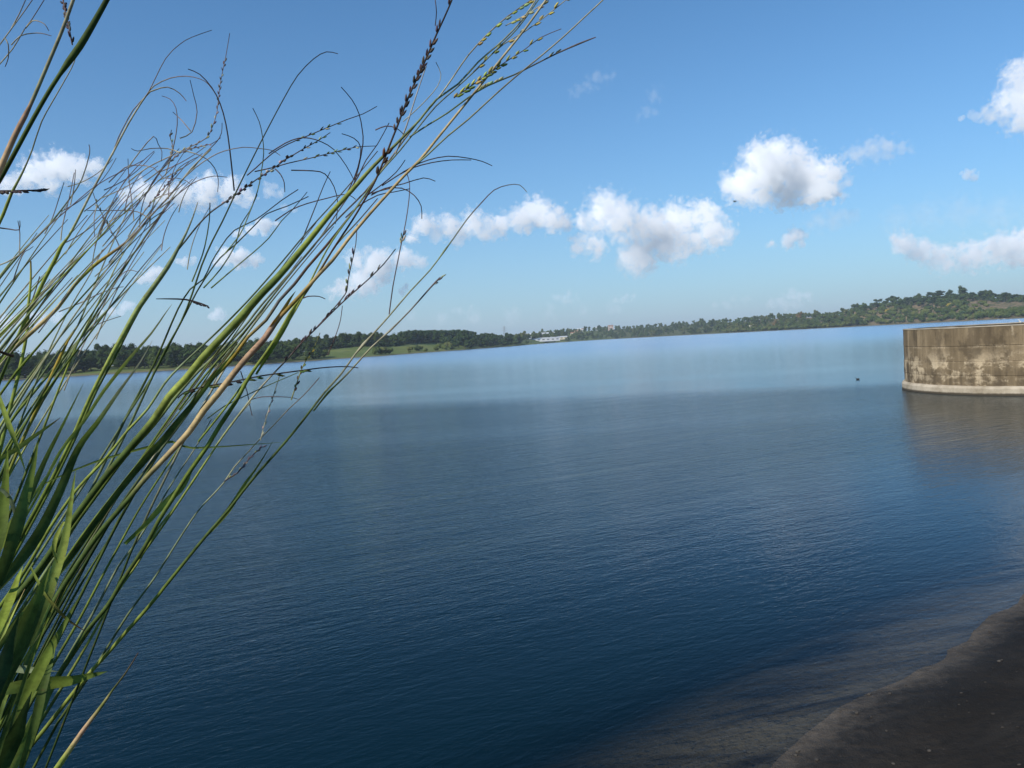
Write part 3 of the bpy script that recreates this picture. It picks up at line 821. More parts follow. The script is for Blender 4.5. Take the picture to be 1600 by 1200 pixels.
def boat(px, off, L, label):
    q0 = land_point(px, off); e = empty('boat', (q0.x, q0.y, 0.0), 0.35); tag(e, label, 'boat', 'boats at the right-hand shore')
    V, Fc, n = [], [], 9
    for i in range(n):
        t = i / (n - 1); x = (t - .5) * L; w = 0.5 * 0.32 * L * math.sin(math.pi * min(1, .22 + t * .78) ) ** .6 if t < 1 else 0.01
        for (a, z) in ((-1, .75), (-.8, .1), (0, -.15), (.8, .1), (1, .75), (.85, .72), (0, .3), (-.85, .72)): V.append((x, a * w, z * L * .18 + (0.05 * L * t * t if z > .5 else 0)))
    for i in range(n - 1):
        for j in range(8): Fc.append((i * 8 + j, i * 8 + (j + 1) % 8, (i + 1) * 8 + (j + 1) % 8, (i + 1) * 8 + j))
    Fc.append(tuple(range(8)))
    link('hull', mesh('hull', V, Fc, M_WHITE, True), e)
    link('seat', box_mesh('seat', L * .08, L * .24, .06, M_CREAM, L * .11), e)
boat(1524, -9, 4.6, 'leftmost small white boat at the foot of the right-hand hill')
boat(1560, -2, 3.0, 'middle small white boat at the foot of the right-hand hill')
boat(1569, -2, 3.4, 'rightmost small white boat at the foot of the right-hand hill')

# ------------------------------------------------------------------ thin haze over the lake
hz = NT('haze_air')
hv = hz.n('VolumePrincipled'); hv.inputs['Color'].default_value = (0.86, 0.93, 1.0, 1)
hv.inputs['Density'].default_value = 0.00014; hv.inputs['Anisotropy'].default_value = 0.2
hz.t.links.new(hv.outputs[0], hz.out.inputs['Volume'])
haze = link('haze', box_mesh('haze', 12200, 12200, 72, hz.m, -8.0)); tag(haze, kind='stuff')

# ------------------------------------------------------------------ tall grass in the foreground
grng = random.Random(21)
C_GREEN, C_LIME, C_DARK, C_DEEP = (0.19, 0.25, 0.040), (0.36, 0.41, 0.08), (0.085, 0.125, 0.028), (0.042, 0.070, 0.016)
C_TAN, C_PINK, C_STRAW = (0.56, 0.42, 0.20), (0.52, 0.32, 0.20), (0.50, 0.46, 0.30)
C_PURP, C_BLACK, C_GREY = (0.15, 0.105, 0.10), (0.032, 0.025, 0.023), (0.16, 0.15, 0.14)
C_AMBER, C_BLUEG, C_BROWN = (0.42, 0.29, 0.04), (0.27, 0.32, 0.17), (0.14, 0.075, 0.04)
C_SEEDG, C_SEEDB = (0.50, 0.50, 0.14), (0.075, 0.055, 0.045)

def catmull(pts, step=0.14):
    """resample a polyline of (x, y, extra...) smoothly"""
    P = [np.array(p, float) for p in pts]
    if len(P) == 2: P = [P[0], (P[0] + P[1]) / 2, P[1]]
    P = [2 * P[0] - P[1]] + P + [2 * P[-1] - P[-2]]
    out = []
    for i in range(1, len(P) - 2):
        a, b, c, d = P[i - 1:i + 3]
        n = max(2, int(np.linalg.norm((c - b)[:2]) / 16.0))
        for k in range(n):
            t = k / n
            out.append(0.5 * ((2 * b) + (c - a) * t + (2 * a - 5 * b + 4 * c - d) * t * t + (3 * b - a - 3 * c + d) * t ** 3))
    out.append(P[-2])
    return out

def lerp3(stops, t):
    if isinstance(stops[0], (int, float)): return stops
    ts = [s[0] for s in stops]
    return tuple(float(np.interp(t, ts, [s[1][i] for s in stops])) for i in range(3))

def color_attr(me, cols):
    ca = me.color_attributes.new('Col', 'FLOAT_COLOR', 'POINT')
    ca.data.foreach_set('color', np.array([(*c, 1.0) for c in cols], np.float32).ravel())

class Plant:
    def __init__(self, name, label, root, depth_root, tip_dx=0):
        z = bank_z(*root)
        self.root = Vector((root[0], root[1], z))
        self.e = empty(name, self.root); tag(self.e, label, 'grass', 'tall grasses on the near bank')
        self.d0 = depth_root
        self.last = None

    def path(self, pts, d_tip, d_base, rooted, wob=0.0):
        """picture trace (tip first) -> 3-D points; rooted stems run on down to the plant's foot on the bank"""
        s = catmull(pts)
        n = len(s)
        L = np.cumsum([0] + [np.linalg.norm(s[i + 1] - s[i]) for i in range(n - 1)]); L /= L[-1]
        ph = grng.uniform(0, 6.28)
        out = [at(p[0], p[1], d_tip + (d_base - d_tip) * l + wob * math.sin(ph + 4 * l)) for p, l in zip(s, L)]
        if rooted:
            a = out[-1]; tan = (out[-1] - out[-4]).normalized()
            foot = self.root + Vector((grng.uniform(-.09, .09), grng.uniform(-.07, .07), -0.02))
            dist = (foot - a).length
            c1 = a + tan * dist * 0.4; c2 = foot + Vector((0.02, 0.0, 1.0)) * dist * 0.35
            for k in range(1, 11):
                t = k / 10; out.append(a * (1 - t) ** 3 + c1 * (3 * t * (1 - t) ** 2) + c2 * (3 * t * t * (1 - t)) + foot * t ** 3)
        return out, n

    def stem(self, pts, w, col, d_tip=None, d_base=None, rooted=False, nodes=(), name='stem', parent=None, sides=6, label=None):
        """w: widths in picture pixels as (tip, base) or [(t, w)...]; col: colour or [(t, colour)...]; t runs from tip to base"""
        d_tip = self.d0 if d_tip is None else d_tip
        d_base = (self.d0 if d_base is None else d_base)
        P, n = self.path(pts, d_tip, d_base, rooted, 0.012)
        W = w if isinstance(w, list) else [(0, w[0]), (1, w[1])]
        V, Fc, cols = [], [], []
        m = len(P)
        side = None
        for i, p in enumerate(P):
            t = min(1.0, i / max(1, n - 1))
            ww = float(np.interp(t, [x[0] for x in W], [x[1] for x in W]))
            for (nt, k) in nodes: ww *= 1 + k * math.exp(-((t - nt) / 0.008) ** 2)
            r = 0.39 * ww * (p - EYE).dot(fwd) / F if i < n else V_r
            V_r = r
            tan = (P[min(i + 1, m - 1)] - P[max(i - 1, 0)]).normalized()
            side = tan.cross(Vector((0.2, -0.9, 0.3))).normalized() if side is None else (side - tan * side.dot(tan)).normalized()
            b = tan.cross(side)
            c = lerp3(col, t)
            for k in range(sides):
                a = 6.2832 * k / sides
                V.append(p + side * (r * math.cos(a)) + b * (r * math.sin(a))); cols.append(c)
        for i in range(m - 1):
            for k in range(sides):
                Fc.append((i * sides + k, i * sides + (k + 1) % sides, (i + 1) * sides + (k + 1) % sides, (i + 1) * sides + k))
        Fc.append(tuple(range(sides))); Fc.append(tuple((m - 1) * sides + k for k in range(sides))[::-1])
        V = [v - self.root for v in V]
        me = mesh(name, V, Fc, M_GRASS, True); color_attr(me, cols)
        o = link(name, me, parent or self.e)
        if parent is not None: pass
        if label: o['label'] = label
        self.last = (o, P[:n])
        return o

    def seeds(self, t0, t1, step, length, width, col, side='both', name='seed_row', jitter=0.25, lift=0.28):
        """small pointed grains along the last stem; lengths in picture pixels"""
        o, P = self.last
        v, f = ICO1
        V, Fc, cols, n = [], [], [], 0
        L = np.cumsum([0] + [(P[i + 1] - P[i]).length for i in range(len(P) - 1)])
        s = L[-1] * t0; k = 0
        while s < L[-1] * t1:
            i = min(len(P) - 2, int(np.searchsorted(L, s)) - 1 if s > 0 else 0); i = max(i, 0)
            p = P[i].lerp(P[i + 1], min(1, max(0, (s - L[i]) / max(1e-9, L[i + 1] - L[i]))))
            tan = (P[i] - P[i + 1]).normalized()           # towards the tip
            px = (p - EYE).dot(fwd) / F
            acr = tan.cross(fwd).normalized()
            sg = {'both': (1 if k % 2 else -1), 'left': 1, 'right': -1}[side]
            ax = (tan + acr * sg * lift + fwd * grng.uniform(-.3, .3)).normalized()
            q1 = ax.orthogonal().normalized(); q2 = ax.cross(q1)
            ln = 1.15 * length * px * grng.uniform(1 - jitter, 1 + jitter) / 2; wd = 0.85 * width * px * grng.uniform(1 - jitter, 1 + jitter) / 2
            c = p + ax * ln * 0.9 + acr * sg * wd * 0.45
            cc = tuple(x * grng.uniform(.75, 1.25) for x in (col if not isinstance(col, list) else grng.choice(col)))
            for u_ in v:
                tp = (1 - 0.45 * u_[2] * u_[2]) * (1.0 if u_[2] < 0.2 else 0.8)
                V.append(c + ax * (u_[2] * ln) + q1 * (u_[0] * wd * tp) + q2 * (u_[1] * wd * tp) - self.root); cols.append(cc)
            Fc += (f + n).tolist(); n += len(v)
            s += step * px * grng.uniform(.6, 1.45) * (2.0 if grng.random() < .08 else 1.0); k += 1
        if not n: return
        me = mesh(name, V, Fc, M_GRASS, True); color_attr(me, cols)
        link(name, me, o)

    def leaf(self, pts, w, col, d_tip=None, d_base=None, rooted=False, peak=0.45, roll=0.3, fold=0.25, name='leaf_blade', label=None):
        """a thin folded blade, w pixels wide at its widest"""
        d_tip = self.d0 if d_tip is None else d_tip
        d_base = (self.d0 if d_base is None else d_base)
        P, n = self.path(pts, d_tip, d_base, rooted, 0.01)
        V, Fc, cols = [], [], []
        m = len(P)
        for i, p in enumerate(P):
            t = min(1.0, i / max(1, n - 1))
            prof = (t / peak) ** 0.8 if t < peak else 1 - 0.55 * ((t - peak) / (1 - peak)) ** 1.4
            ww = max(0.5, w * prof)
            half = 0.43 * ww * (p - EYE).dot(fwd) / F if i < n else hl * 0.97
            hl = half
            tan = (P[min(i + 1, m - 1)] - P[max(i - 1, 0)]).normalized()
            view = (p - EYE).normalized()
            a = tan.cross(view).normalized(); b = a.cross(tan)
            ro = roll + 0.35 * math.sin(2.2 * t + roll * 5)
            ac = a * math.cos(ro) + b * math.sin(ro); nb = tan.cross(ac)
            c = lerp3(col, t); th = 0.00018
            for (k, fo) in ((-1, 0), (-.5, .6), (0, 1), (.5, .6), (1, 0)):
                V.append(p + ac * (half * k) - nb * (half * fold * fo) - self.root)
                cols.append(tuple(x * (1.18 if k == 0 else 1.0) for x in c))
        for i in range(m - 1):
            for k in range(4): Fc.append((i * 5 + k, i * 5 + k + 1, (i + 1) * 5 + k + 1, (i + 1) * 5 + k))
        me = mesh(name, V, Fc, M_GRASS, True); color_attr(me, cols)
        o = link(name, me, self.e)
        if label: o['label'] = label
        return o

# ---- thick stalks nearest the lens, left edge
A = Plant('grass_plant', 'grass with two thick stalks, one tan and one dark, crossing the upper left corner', (-0.62, 0.25), 0.36)
A.stem([(122, -22), (100, 40), (75, 100), (47, 165), (25, 208), (4, 255), (-20, 310), (-60, 400), (-120, 560)], [(0, 7), (.33, 8), (.36, 11), (.6, 14), (1, 15)],
       [(0, C_STRAW), (.3, (0.30, 0.30, 0.16)), (.34, C_PINK), (.6, C_TAN), (1, C_GREEN)], .36, .38, True, [(.345, .12)])
A.stem([(180, -24), (150, 30), (125, 72), (106, 98), (80, 137), (55, 180), (30, 226), (5, 272), (-20, 316), (-70, 420), (-130, 570)],
       [(0, 10), (.14, 15), (.19, 15), (.215, 9), (.6, 10), (1, 12)], [(0, C_DEEP), (.2, C_DARK), (1, C_DARK)], .40, .40, True, [(.205, .2)])
A.stem([(118, 90), (112, 106), (90, 145), (65, 190), (50, 235), (35, 270), (18, 302), (5, 335), (-12, 370), (-60, 470), (-120, 620)], [(0, 2), (.3, 3), (.42, 7), (.6, 7), (.75, 4), (1, 5)],
       [(0, C_STRAW), (.3, (0.26, 0.27, 0.14)), (.45, C_LIME), (1, C_DARK)], .41, .40, True)
A.stem([(97, -8), (102, 18), (108, 45), (113, 70)], (3, 3), C_PURP, .41, .41, name='seed_branch'); A.seeds(0, 1, 6, 9, 5, [C_SEEDB, C_PURP, C_GREY], 'both')
for pts in ([(56, -8), (40, 15), (20, 42), (-5, 76)], [(72, -5), (50, 30), (38, 46), (20, 76), (-5, 105)], [(76, 48), (70, 38), (60, 33), (50, 33), (40, 44)],
            [(80, 56), (65, 52), (50, 52), (32, 56), (18, 70)], [(8, 104), (13, 90), (13, 70), (8, 60)], [(42, -5), (30, 22), (18, 44)]):
    A.stem(pts, (1.6, 2.6), [(0, C_PURP), (1, C_STRAW)], .55, .55, name='panicle_branch', sides=5)
A.stem([(77, 295), (60, 297), (30, 298), (-10, 299)], (1.5, 5), C_BLACK, .42, .42, name='seed_branch'); A.seeds(.12, 1, 4, 8, 6, [C_BLACK, C_SEEDB], 'right')
A.stem([(31, 345), (30, 359), (15, 358), (-8, 355)], (1.5, 3), C_PURP, .5, .5, name='panicle_branch')
A.stem([(20, 556), (10, 553), (-10, 546)], (7, 5), C_BROWN, .5, .5, name='broken_sheath')

# ---- wispy tussock with fine purple panicles
B = Plant('grass_plant', 'wispy grass tussock with tangled fine purplish panicles, left of centre of the grass', (-0.98, 0.75), 0.95)
PUR = [(0, C_PURP), (.5, (0.30, 0.22, 0.20)), (1, C_STRAW)]
trB = [
 ([(291, 158), (281, 146), (262, 136), (241, 141), (228, 150), (200, 194), (178, 236), (156, 276), (140, 306), (128, 330), (108, 368), (96, 384), (86, 406), (72, 432), (50, 478), (20, 545), (-10, 620)], [(0, 1.5), (.25, 3.5), (.55, 5), (.6, 8), (1, 7)], [(0, C_PURP), (.2, C_STRAW), (.45, C_STRAW), (.58, C_LIME), (1, C_GREEN)]),
 ([(139, 226), (140, 240), (128, 280), (112, 306), (94, 330), (76, 352), (50, 378), (30, 398), (0, 434), (-40, 490)], [(0, 1.5), (.5, 4), (1, 5)], [(0, C_PURP), (.5, C_BLUEG), (1, C_DARK)]),
 ([(225, 250), (190, 268), (150, 290), (100, 332), (66, 362), (28, 400), (-5, 416)], [(0, 1.5), (1, 3)], PUR),
 ([(330, 233), (300, 262), (270, 300), (235, 338), (200, 376), (156, 408), (137, 424), (116, 446), (91, 480), (62, 508), (31, 536), (-5, 570)], [(0, 3), (.4, 4), (.5, 7), (1, 9)], [(0, C_STRAW), (.4, (0.33, 0.25, 0.2)), (.5, C_AMBER), (.6, C_LIME), (.8, C_TAN), (1, C_GREEN)]),
 ([(205, 320), (185, 360), (165, 405), (150, 440), (137, 472), (122, 508), (106, 533), (81, 586), (62, 628), (30, 700), (0, 770)], [(0, 2), (.5, 4), (.55, 7), (1, 6)], [(0, C_STRAW), (.4, C_BLUEG), (.5, C_AMBER), (1, C_GREEN)]),
 ([(255, 330), (225, 352), (190, 400), (170, 440), (150, 480), (120, 540), (95, 600), (60, 690), (20, 790)], [(0, 2), (1, 6)], [(0, C_STRAW), (.5, C_LIME), (1, C_DARK)]),
 ([(116, 270), (108, 310), (98, 350), (95, 375)], (1.5, 2.5), PUR),
 ([(48, 408), (48, 440), (44, 480), (42, 520), (30, 580), (10, 660)], [(0, 3), (.3, 6), (1, 8)], [(0, C_AMBER), (.2, C_LIME), (1, C_GREEN)]),
 ([(160, 390), (140, 430), (110, 480), (80, 540), (55, 600), (20, 690), (-15, 790)], [(0, 2), (1, 5)], [(0, C_STRAW), (.4, C_BLUEG), (1, C_GREEN)]),
 ([(62, 432), (50, 470), (30, 520), (5, 580), (-30, 660)], [(0, 2), (1, 6)], [(0, C_PURP), (.4, C_DARK), (1, C_DARK)]),
]
for i, (pts, w, c) in enumerate(trB):
    B.stem(pts, w, c, .95 + .03 * math.sin(i * 2.1), .90, len(pts) > 5)
fine = [
 [(331, 47), (300, 58), (281, 69), (259, 91), (237, 134), (228, 150), (208, 172), (185, 215), (176, 242)], [(337, 147), (325, 131), (312, 123), (291, 119), (266, 122), (241, 134), (230, 147)],
 [(359, 52), (353, 87), (344, 131), (339, 175), (331, 200), (322, 216), (300, 228), (275, 240), (230, 262), (200, 285)], [(297, 125), (303, 150), (308, 175), (300, 206), (281, 216)],
 [(270, 175), (284, 188), (298, 205)], [(253, 150), (266, 155), (275, 169), (277, 194), (272, 225), (266, 250), (258, 275)], [(252, 252), (253, 237), (247, 225), (240, 213), (220, 235), (200, 262)],
 [(345, 215), (330, 225), (300, 232), (280, 240), (255, 262), (225, 285)], [(268, 203), (266, 215), (270, 230), (262, 255)], [(347, 192), (346, 208), (338, 222), (320, 240), (300, 265)],
 [(438, 243), (425, 235), (405, 232), (380, 230), (350, 236), (330, 245), (305, 262), (280, 285)], [(340, 300), (341, 280), (335, 262), (322, 248), (305, 240), (290, 236)],
 [(300, 290), (290, 282), (275, 278), (255, 278), (240, 262), (215, 258), (195, 262), (170, 285)], [(355, 277), (335, 275), (315, 280), (295, 290), (270, 310), (250, 325)],
 [(205, 232), (215, 236), (235, 232), (262, 232), (280, 238)], [(136, 329), (170, 329), (205, 329), (222, 334), (233, 342)], [(145, 300), (152, 320), (160, 335), (170, 355), (182, 375), (192, 398)],
 [(200, 248), (201, 275), (204, 300), (208, 330), (209, 345)], [(290, 285), (270, 300), (255, 305), (240, 312)], [(295, 252), (280, 262), (268, 280), (250, 300), (235, 318), (215, 345), (200, 370)],
 [(310, 245), (296, 252), (282, 268), (262, 292), (240, 325), (215, 355), (190, 385), (170, 410)], [(280, 232), (262, 252), (240, 285), (215, 320), (190, 350), (160, 385)],
 [(215, 425), (205, 422), (195, 425), (185, 435), (172, 455), (155, 480)], [(193, 448), (180, 450), (165, 455), (148, 462), (128, 472), (92, 487)], [(189, 494), (170, 500), (150, 508), (138, 518), (128, 532)],
 [(118, 265), (116, 290), (110, 320)], [(148, 370), (147, 340), (152, 320)], [(100, 285), (92, 310), (82, 340), (70, 365)], [(52, 385), (45, 390), (38, 394), (30, 410), (20, 440)], [(28, 345), (31, 365), (30, 400)],
 [(240, 330), (225, 360), (205, 395), (180, 440), (150, 500), (120, 560), (100, 610)], [(275, 300), (250, 340), (225, 380), (195, 430), (170, 480), (150, 530)], [(225, 300), (205, 335), (180, 370), (150, 405), (120, 440), (90, 480), (60, 520)],
]
for i, pts in enumerate(fine):
    dd = .93 + .10 * math.sin(i * 1.7)
    B.stem(pts, (1.3, 2.5), [(0, C_BLACK if i % 3 == 0 else C_PURP), (.6, (0.25, 0.2, 0.19) if i % 2 else (0.40, 0.33, 0.29)), (1, C_STRAW if i % 4 else C_GREY)], dd, dd, name='panicle_branch', sides=5)
    if i in (2, 7, 8, 16, 19): B.seeds(.15, .7, 6, 6, 3, [C_STRAW, C_GREY, C_PURP], 'both')
for i in range(26):                # more of the same tangle
    x, y = grng.uniform(170, 330), grng.uniform(225, 330)
    L = grng.uniform(60, 150); a = math.radians(grng.uniform(35, 62)); k = grng.uniform(-.9, .9)
    pts = []
    for j in range(6):
        pts.append((x, y)); x -= L / 5 * math.cos(a); y += L / 5 * math.sin(a); a += k * 0.18
    dd = grng.uniform(.85, 1.1)
    B.stem(pts, (1.2, 2.2), [(0, C_PURP), (1, grng.choice((C_STRAW, C_GREY, (0.38, 0.28, 0.25))))], dd, dd, name='panicle_branch', sides=5)
for i in range(34):                # slender culms that carry them
    xt = grng.uniform(40, 285); yt = 190 + (285 - xt) * 0.35 + grng.uniform(60, 190)
    sl = grng.uniform(1.15, 1.9); n = 7; Ltot = grng.uniform(380, 560)
    pts = []; x, y = xt, yt; a = math.atan(sl) - 0.12
    for j in range(n):
        pts.append((x, y)); x -= Ltot / n * math.cos(a); y += Ltot / n * math.sin(a); a += grng.uniform(0.0, 0.05)
    dd = grng.uniform(.8, 1.15)
    cb = grng.choice((C_GREEN, C_DARK, C_LIME, C_BLUEG))
    B.stem(pts, [(0, 1.4), (.5, grng.uniform(2.5, 4.5)), (1, grng.uniform(4, 6.5))], [(0, grng.choice((C_PURP, C_STRAW))), (.45, grng.choice((C_BLUEG, C_STRAW, C_LIME, C_DARK))), (1, cb)], dd, dd * .95, True)

# ---- dark thin arching grass between the tussock and the main bundle
Cc = Plant('grass_plant', 'thin dark grass with high arching bare tips between the tussock and the main bundle', (-0.88, 0.80), 0.88)
DK = [(0, C_BLACK), (.5, C_DARK), (.8, C_BLUEG), (1, C_GREEN)]
Cc.stem([(528, 84), (510, 81), (490, 92), (465, 118), (444, 153), (422, 194), (406, 225), (384, 269), (369, 300), (347, 347), (331, 378), (315, 415), (300, 460), (283, 503), (258, 548), (235, 595), (212, 645), (180, 710), (140, 785), (80, 880), (10, 990)], [(0, 1.6), (.3, 3), (.6, 5), (1, 8)], DK, .86, .84, True)
Cc.stem([(294, 108), (312, 116), (331, 137), (344, 162), (353, 194), (359, 234), (366, 298)], (2, 3), C_BLACK, .86, .86, name='panicle_branch')
Cc.stem([(452, 244), (437, 256), (420, 268), (400, 281), (380, 296), (366, 306), (350, 317), (330, 331), (310, 351), (290, 376), (266, 406), (250, 432), (225, 472), (205, 508), (180, 557), (150, 612), (115, 690), (70, 780), (10, 890)], [(0, 2), (.3, 3.5), (1, 7)], [(0, C_BLACK), (.25, C_GREY), (.5, C_DARK), (1, C_GREEN)], .9, .86, True)
Cc.seeds(0, .17, 5, 6, 5, [C_BLACK, (0.5, 0.45, 0.42), C_SEEDB], 'both')
Cc.stem([(309, 316), (301, 340), (290, 366), (276, 392), (262, 417), (240, 448), (215, 483), (195, 518), (170, 563), (140, 622), (110, 690), (70, 770), (10, 880)], [(0, 1.5), (.1, 4), (.2, 9), (.3, 11), (.5, 7), (.75, 7), (1, 9)], [(0, C_STRAW), (.15, C_BLUEG), (.3, (0.30, 0.36, 0.13)), (.5, C_LIME), (.8, C_GREEN), (1, C_DARK)], .84, .82, True)
for pts, w in (([(466, 296), (440, 313), (400, 343), (366, 360), (345, 386), (330, 411), (318, 436), (297, 452), (278, 483), (259, 527), (241, 568), (219, 611), (194, 658), (175, 699), (155, 740), (125, 798), (85, 860), (20, 960)], [(0, 2), (.3, 3), (.5, 5), (1, 8)]),
               ([(482, 307), (449, 322), (417, 334), (400, 350), (370, 380), (345, 402), (328, 424), (308, 455), (290, 490), (269, 530), (240, 585), (205, 640), (165, 705), (110, 790), (40, 900)], [(0, 2), (1, 6)]),
               ([(402, 304), (390, 330), (376, 352), (368, 382), (345, 420), (318, 450)], [(0, 1.5), (1, 3)]), ([(328, 317), (327, 345), (320, 385), (312, 410), (300, 440)], [(0, 2), (1, 3)]),
               ([(395, 169), (405, 190), (410, 213), (412, 240), (408, 270), (402, 300), (386, 342), (374, 368), (350, 398)], [(0, 1.5), (1, 2.5)]),
               ([(480, 300), (455, 330), (440, 345), (420, 372), (395, 395), (365, 420), (330, 450)], [(0, 1.5), (1, 3)])):
    Cc.stem(pts, w, DK, .88, .86, len(pts) > 10)
for pts in ([(589, 166), (567, 178), (544, 186), (517, 197), (481, 212), (450, 225), (425, 240), (400, 262), (386, 274)], [(587, 228), (555, 230), (517, 239), (481, 248), (450, 255), (425, 262), (398, 268)],
            [(516, 207), (495, 221), (475, 232), (450, 247), (440, 252)], [(553, 281), (541, 259), (522, 234), (503, 222), (484, 216), (466, 216), (445, 224), (420, 240)], [(524, 350), (528, 320), (522, 292), (508, 272), (490, 267), (455, 266)],
            [(516, 268), (505, 292), (492, 325), (480, 355), (470, 380)], [(445, 300), (444, 285), (438, 272), (430, 264)], [(556, 312), (548, 306), (535, 304), (510, 310), (480, 318), (455, 328), (430, 345)]):
    Cc.stem(pts, (1.6, 2.6), [(0, C_BLACK), (1, C_PURP)], .9, .9, name='panicle_branch', sides=5)
    if pts[0] in ((587, 228), (589, 166), (516, 207)): Cc.seeds(.15 if pts[0][0] != 589 else .3, .6, 7, 7, 3.2, [C_BLACK, C_DARK, C_STRAW], 'both')
Cc.stem([(325, 478), (310, 473), (290, 468), (265, 467), (244, 467)], [(0, 2), (.35, 4), (.7, 3), (1, 1.6)], C_BLACK, .8, .8, name='seed_branch'); Cc.seeds(.02, .4, 6, 7, 4, C_BLACK, 'right')
Cc.leaf([(269, 475), (258, 490), (237, 520), (200, 563), (162, 611), (131, 658), (94, 706), (60, 772), (15, 850)], 7, [(0, C_STRAW), (.3, C_LIME), (1, C_GREEN)], .8, .78, True, .3)
Cc.leaf([(238, 532), (219, 566), (187, 610), (150, 663), (130, 688), (115, 715), (100, 752), (82, 792), (58, 838), (22, 888), (-12, 930)], 20, [(0, C_STRAW), (.35, C_GREEN), (.5, C_DARK), (1, C_DEEP)], .62, .58, True, .8)

# ---- main bundle, leaning far right to the top of the frame
Dd = Plant('grass_plant', 'tall main bundle of thick green and tan stems with seed heads reaching the top middle', (-0.80, 0.66), 0.78)
Dd.stem([(848, -18), (837, 0), (816, 31), (787, 62), (747, 97), (716, 131), (681, 156), (656, 187), (619, 225), (584, 259), (550, 297), (519, 331), (484, 374), (460, 403), (434, 433), (400, 468), (372, 500), (340, 534), (316, 560), (290, 592), (264, 620), (240, 656), (200, 703), (170, 738), (140, 777), (100, 832), (60, 890), (0, 962)],
        [(0, 2.5), (.2, 4), (.3, 7), (.38, 10), (.5, 15), (.7, 15), (.75, 13), (1, 13)], [(0, C_STRAW), (.15, C_BLUEG), (.3, (0.24, 0.27, 0.09)), (.38, C_LIME), (.5, (0.17, 0.23, 0.055)), (.66, C_LIME), (.72, C_DARK), (1, C_DARK)], .74, .70, True, [(.34, .1)], label='thickest green stem of the bundle')
Dd.stem([(868, -22), (853, 0), (819, 47), (787, 87), (750, 134), (716, 176), (681, 219), (656, 250), (631, 275), (600, 309), (575, 337), (544, 374), (520, 406), (500, 427), (476, 454), (452, 480), (430, 504), (414, 528), (388, 556), (364, 585), (340, 616), (318, 642), (296, 674), (260, 713), (226, 749), (200, 781), (172, 813), (148, 843), (108, 902), (60, 980), (5, 1065)],
        [(0, 4), (.2, 5), (.4, 7), (.485, 8), (.50, 12), (.62, 13), (.72, 10), (1, 12)], [(0, C_STRAW), (.25, C_TAN), (.42, C_TAN), (.47, C_AMBER), (.495, C_PINK), (.53, C_PINK), (.60, C_TAN), (.68, C_TAN), (.75, C_DARK), (1, C_DARK)], .72, .68, True, [(.497, .2)], label='tan stem with a pinkish sheath below its joint')
SG = [(0, C_STRAW), (.5, (0.30, 0.27, 0.18)), (1, C_BLUEG)]
Dd.stem([(952, -12), (942, 0), (912, 28), (881, 57), (841, 91), (809, 117), (778, 144), (731, 187), (700, 212), (669, 241), (650, 257)], (2.6, 3.6), SG, .72, .72)
Dd.stem([(838, -8), (830, 0), (794, 25), (762, 53), (731, 87), (709, 119), (687, 150), (656, 187), (631, 219), (600, 262), (570, 300), (540, 330), (500, 372), (460, 420), (420, 470), (380, 520), (330, 575), (280, 640)], (2.5, 4.5), [(0, C_PURP), (.2, C_STRAW), (.5, C_GREY), (1, C_GREEN)], .76, .76)
Dd.seeds(0.02, .16, 14, 10, 6, [C_SEEDG, C_STRAW], 'right', jitter=.15)
Dd.stem([(848, -8), (841, 0), (809, 44), (775, 78), (744, 109), (709, 141), (681, 166), (653, 200), (625, 235), (590, 275), (560, 320), (520, 375), (495, 420), (470, 470), (440, 520), (410, 560), (380, 600), (350, 640), (310, 690)], (2.4, 4.2), [(0, C_BLUEG), (.3, (0.2, 0.23, 0.16)), (.7, C_LIME), (1, C_GREEN)], .75, .75)
Dd.stem([(892, -8), (884, 0), (853, 25), (819, 50), (787, 69), (762, 91), (740, 112)], (1.6, 2.6), (0.36, 0.33, 0.2), .74, .75, name='seed_branch'); Dd.seeds(.05, .95, 16, 11, 6, [C_SEEDG, (0.5, 0.47, 0.2)], 'both', jitter=.15)
Dd.stem([(860, -8), (845, 8), (820, 24), (790, 40)], (1.5, 2), C_STRAW, .74, .74, name='seed_branch'); Dd.seeds(.05, 1, 12, 11, 6, [C_SEEDG, (0.5, 0.47, 0.2)], 'right', jitter=.15)
Dd.stem([(877, 45), (844, 59), (819, 78), (794, 94), (762, 116), (731, 138), (709, 153)], (1.5, 2.5), C_PURP, .72, .73, name='seed_branch'); Dd.seeds(.2, .55, 10, 11, 5.5, C_SEEDG, 'both', jitter=.15); Dd.seeds(.55, 1.0, 5.5, 11, 6, [C_SEEDG, (0.30, 0.31, 0.08)], 'both', jitter=.2)
Dd.stem([(931, 58), (903, 69), (869, 84), (837, 100), (803, 117), (762, 134), (731, 153), (700, 176), (669, 195), (640, 214)], [(0, 2), (.1, 4), (.2, 3), (1, 3.5)], [(0, C_PURP), (.3, C_GREY), (.6, C_DARK), (1, C_BLUEG)], .73, .75, name='seed_branch'); Dd.seeds(.2, .24, 8, 10, 5, (0.6, 0.58, 0.3), 'left'); Dd.seeds(.5, .62, 8, 10, 5, (0.55, 0.55, 0.3), 'left')
Dd.stem([(710, -12), (706, 0), (694, 28), (681, 56), (666, 91), (650, 125), (634, 162), (622, 194), (612, 219), (600, 250), (587, 281), (575, 303), (550, 345), (520, 390), (490, 440), (455, 490)], [(0, 3), (.35, 4), (1, 3.5)], [(0, C_BLACK), (.4, C_SEEDB), (1, C_BROWN)], .70, .76, name='seed_branch')
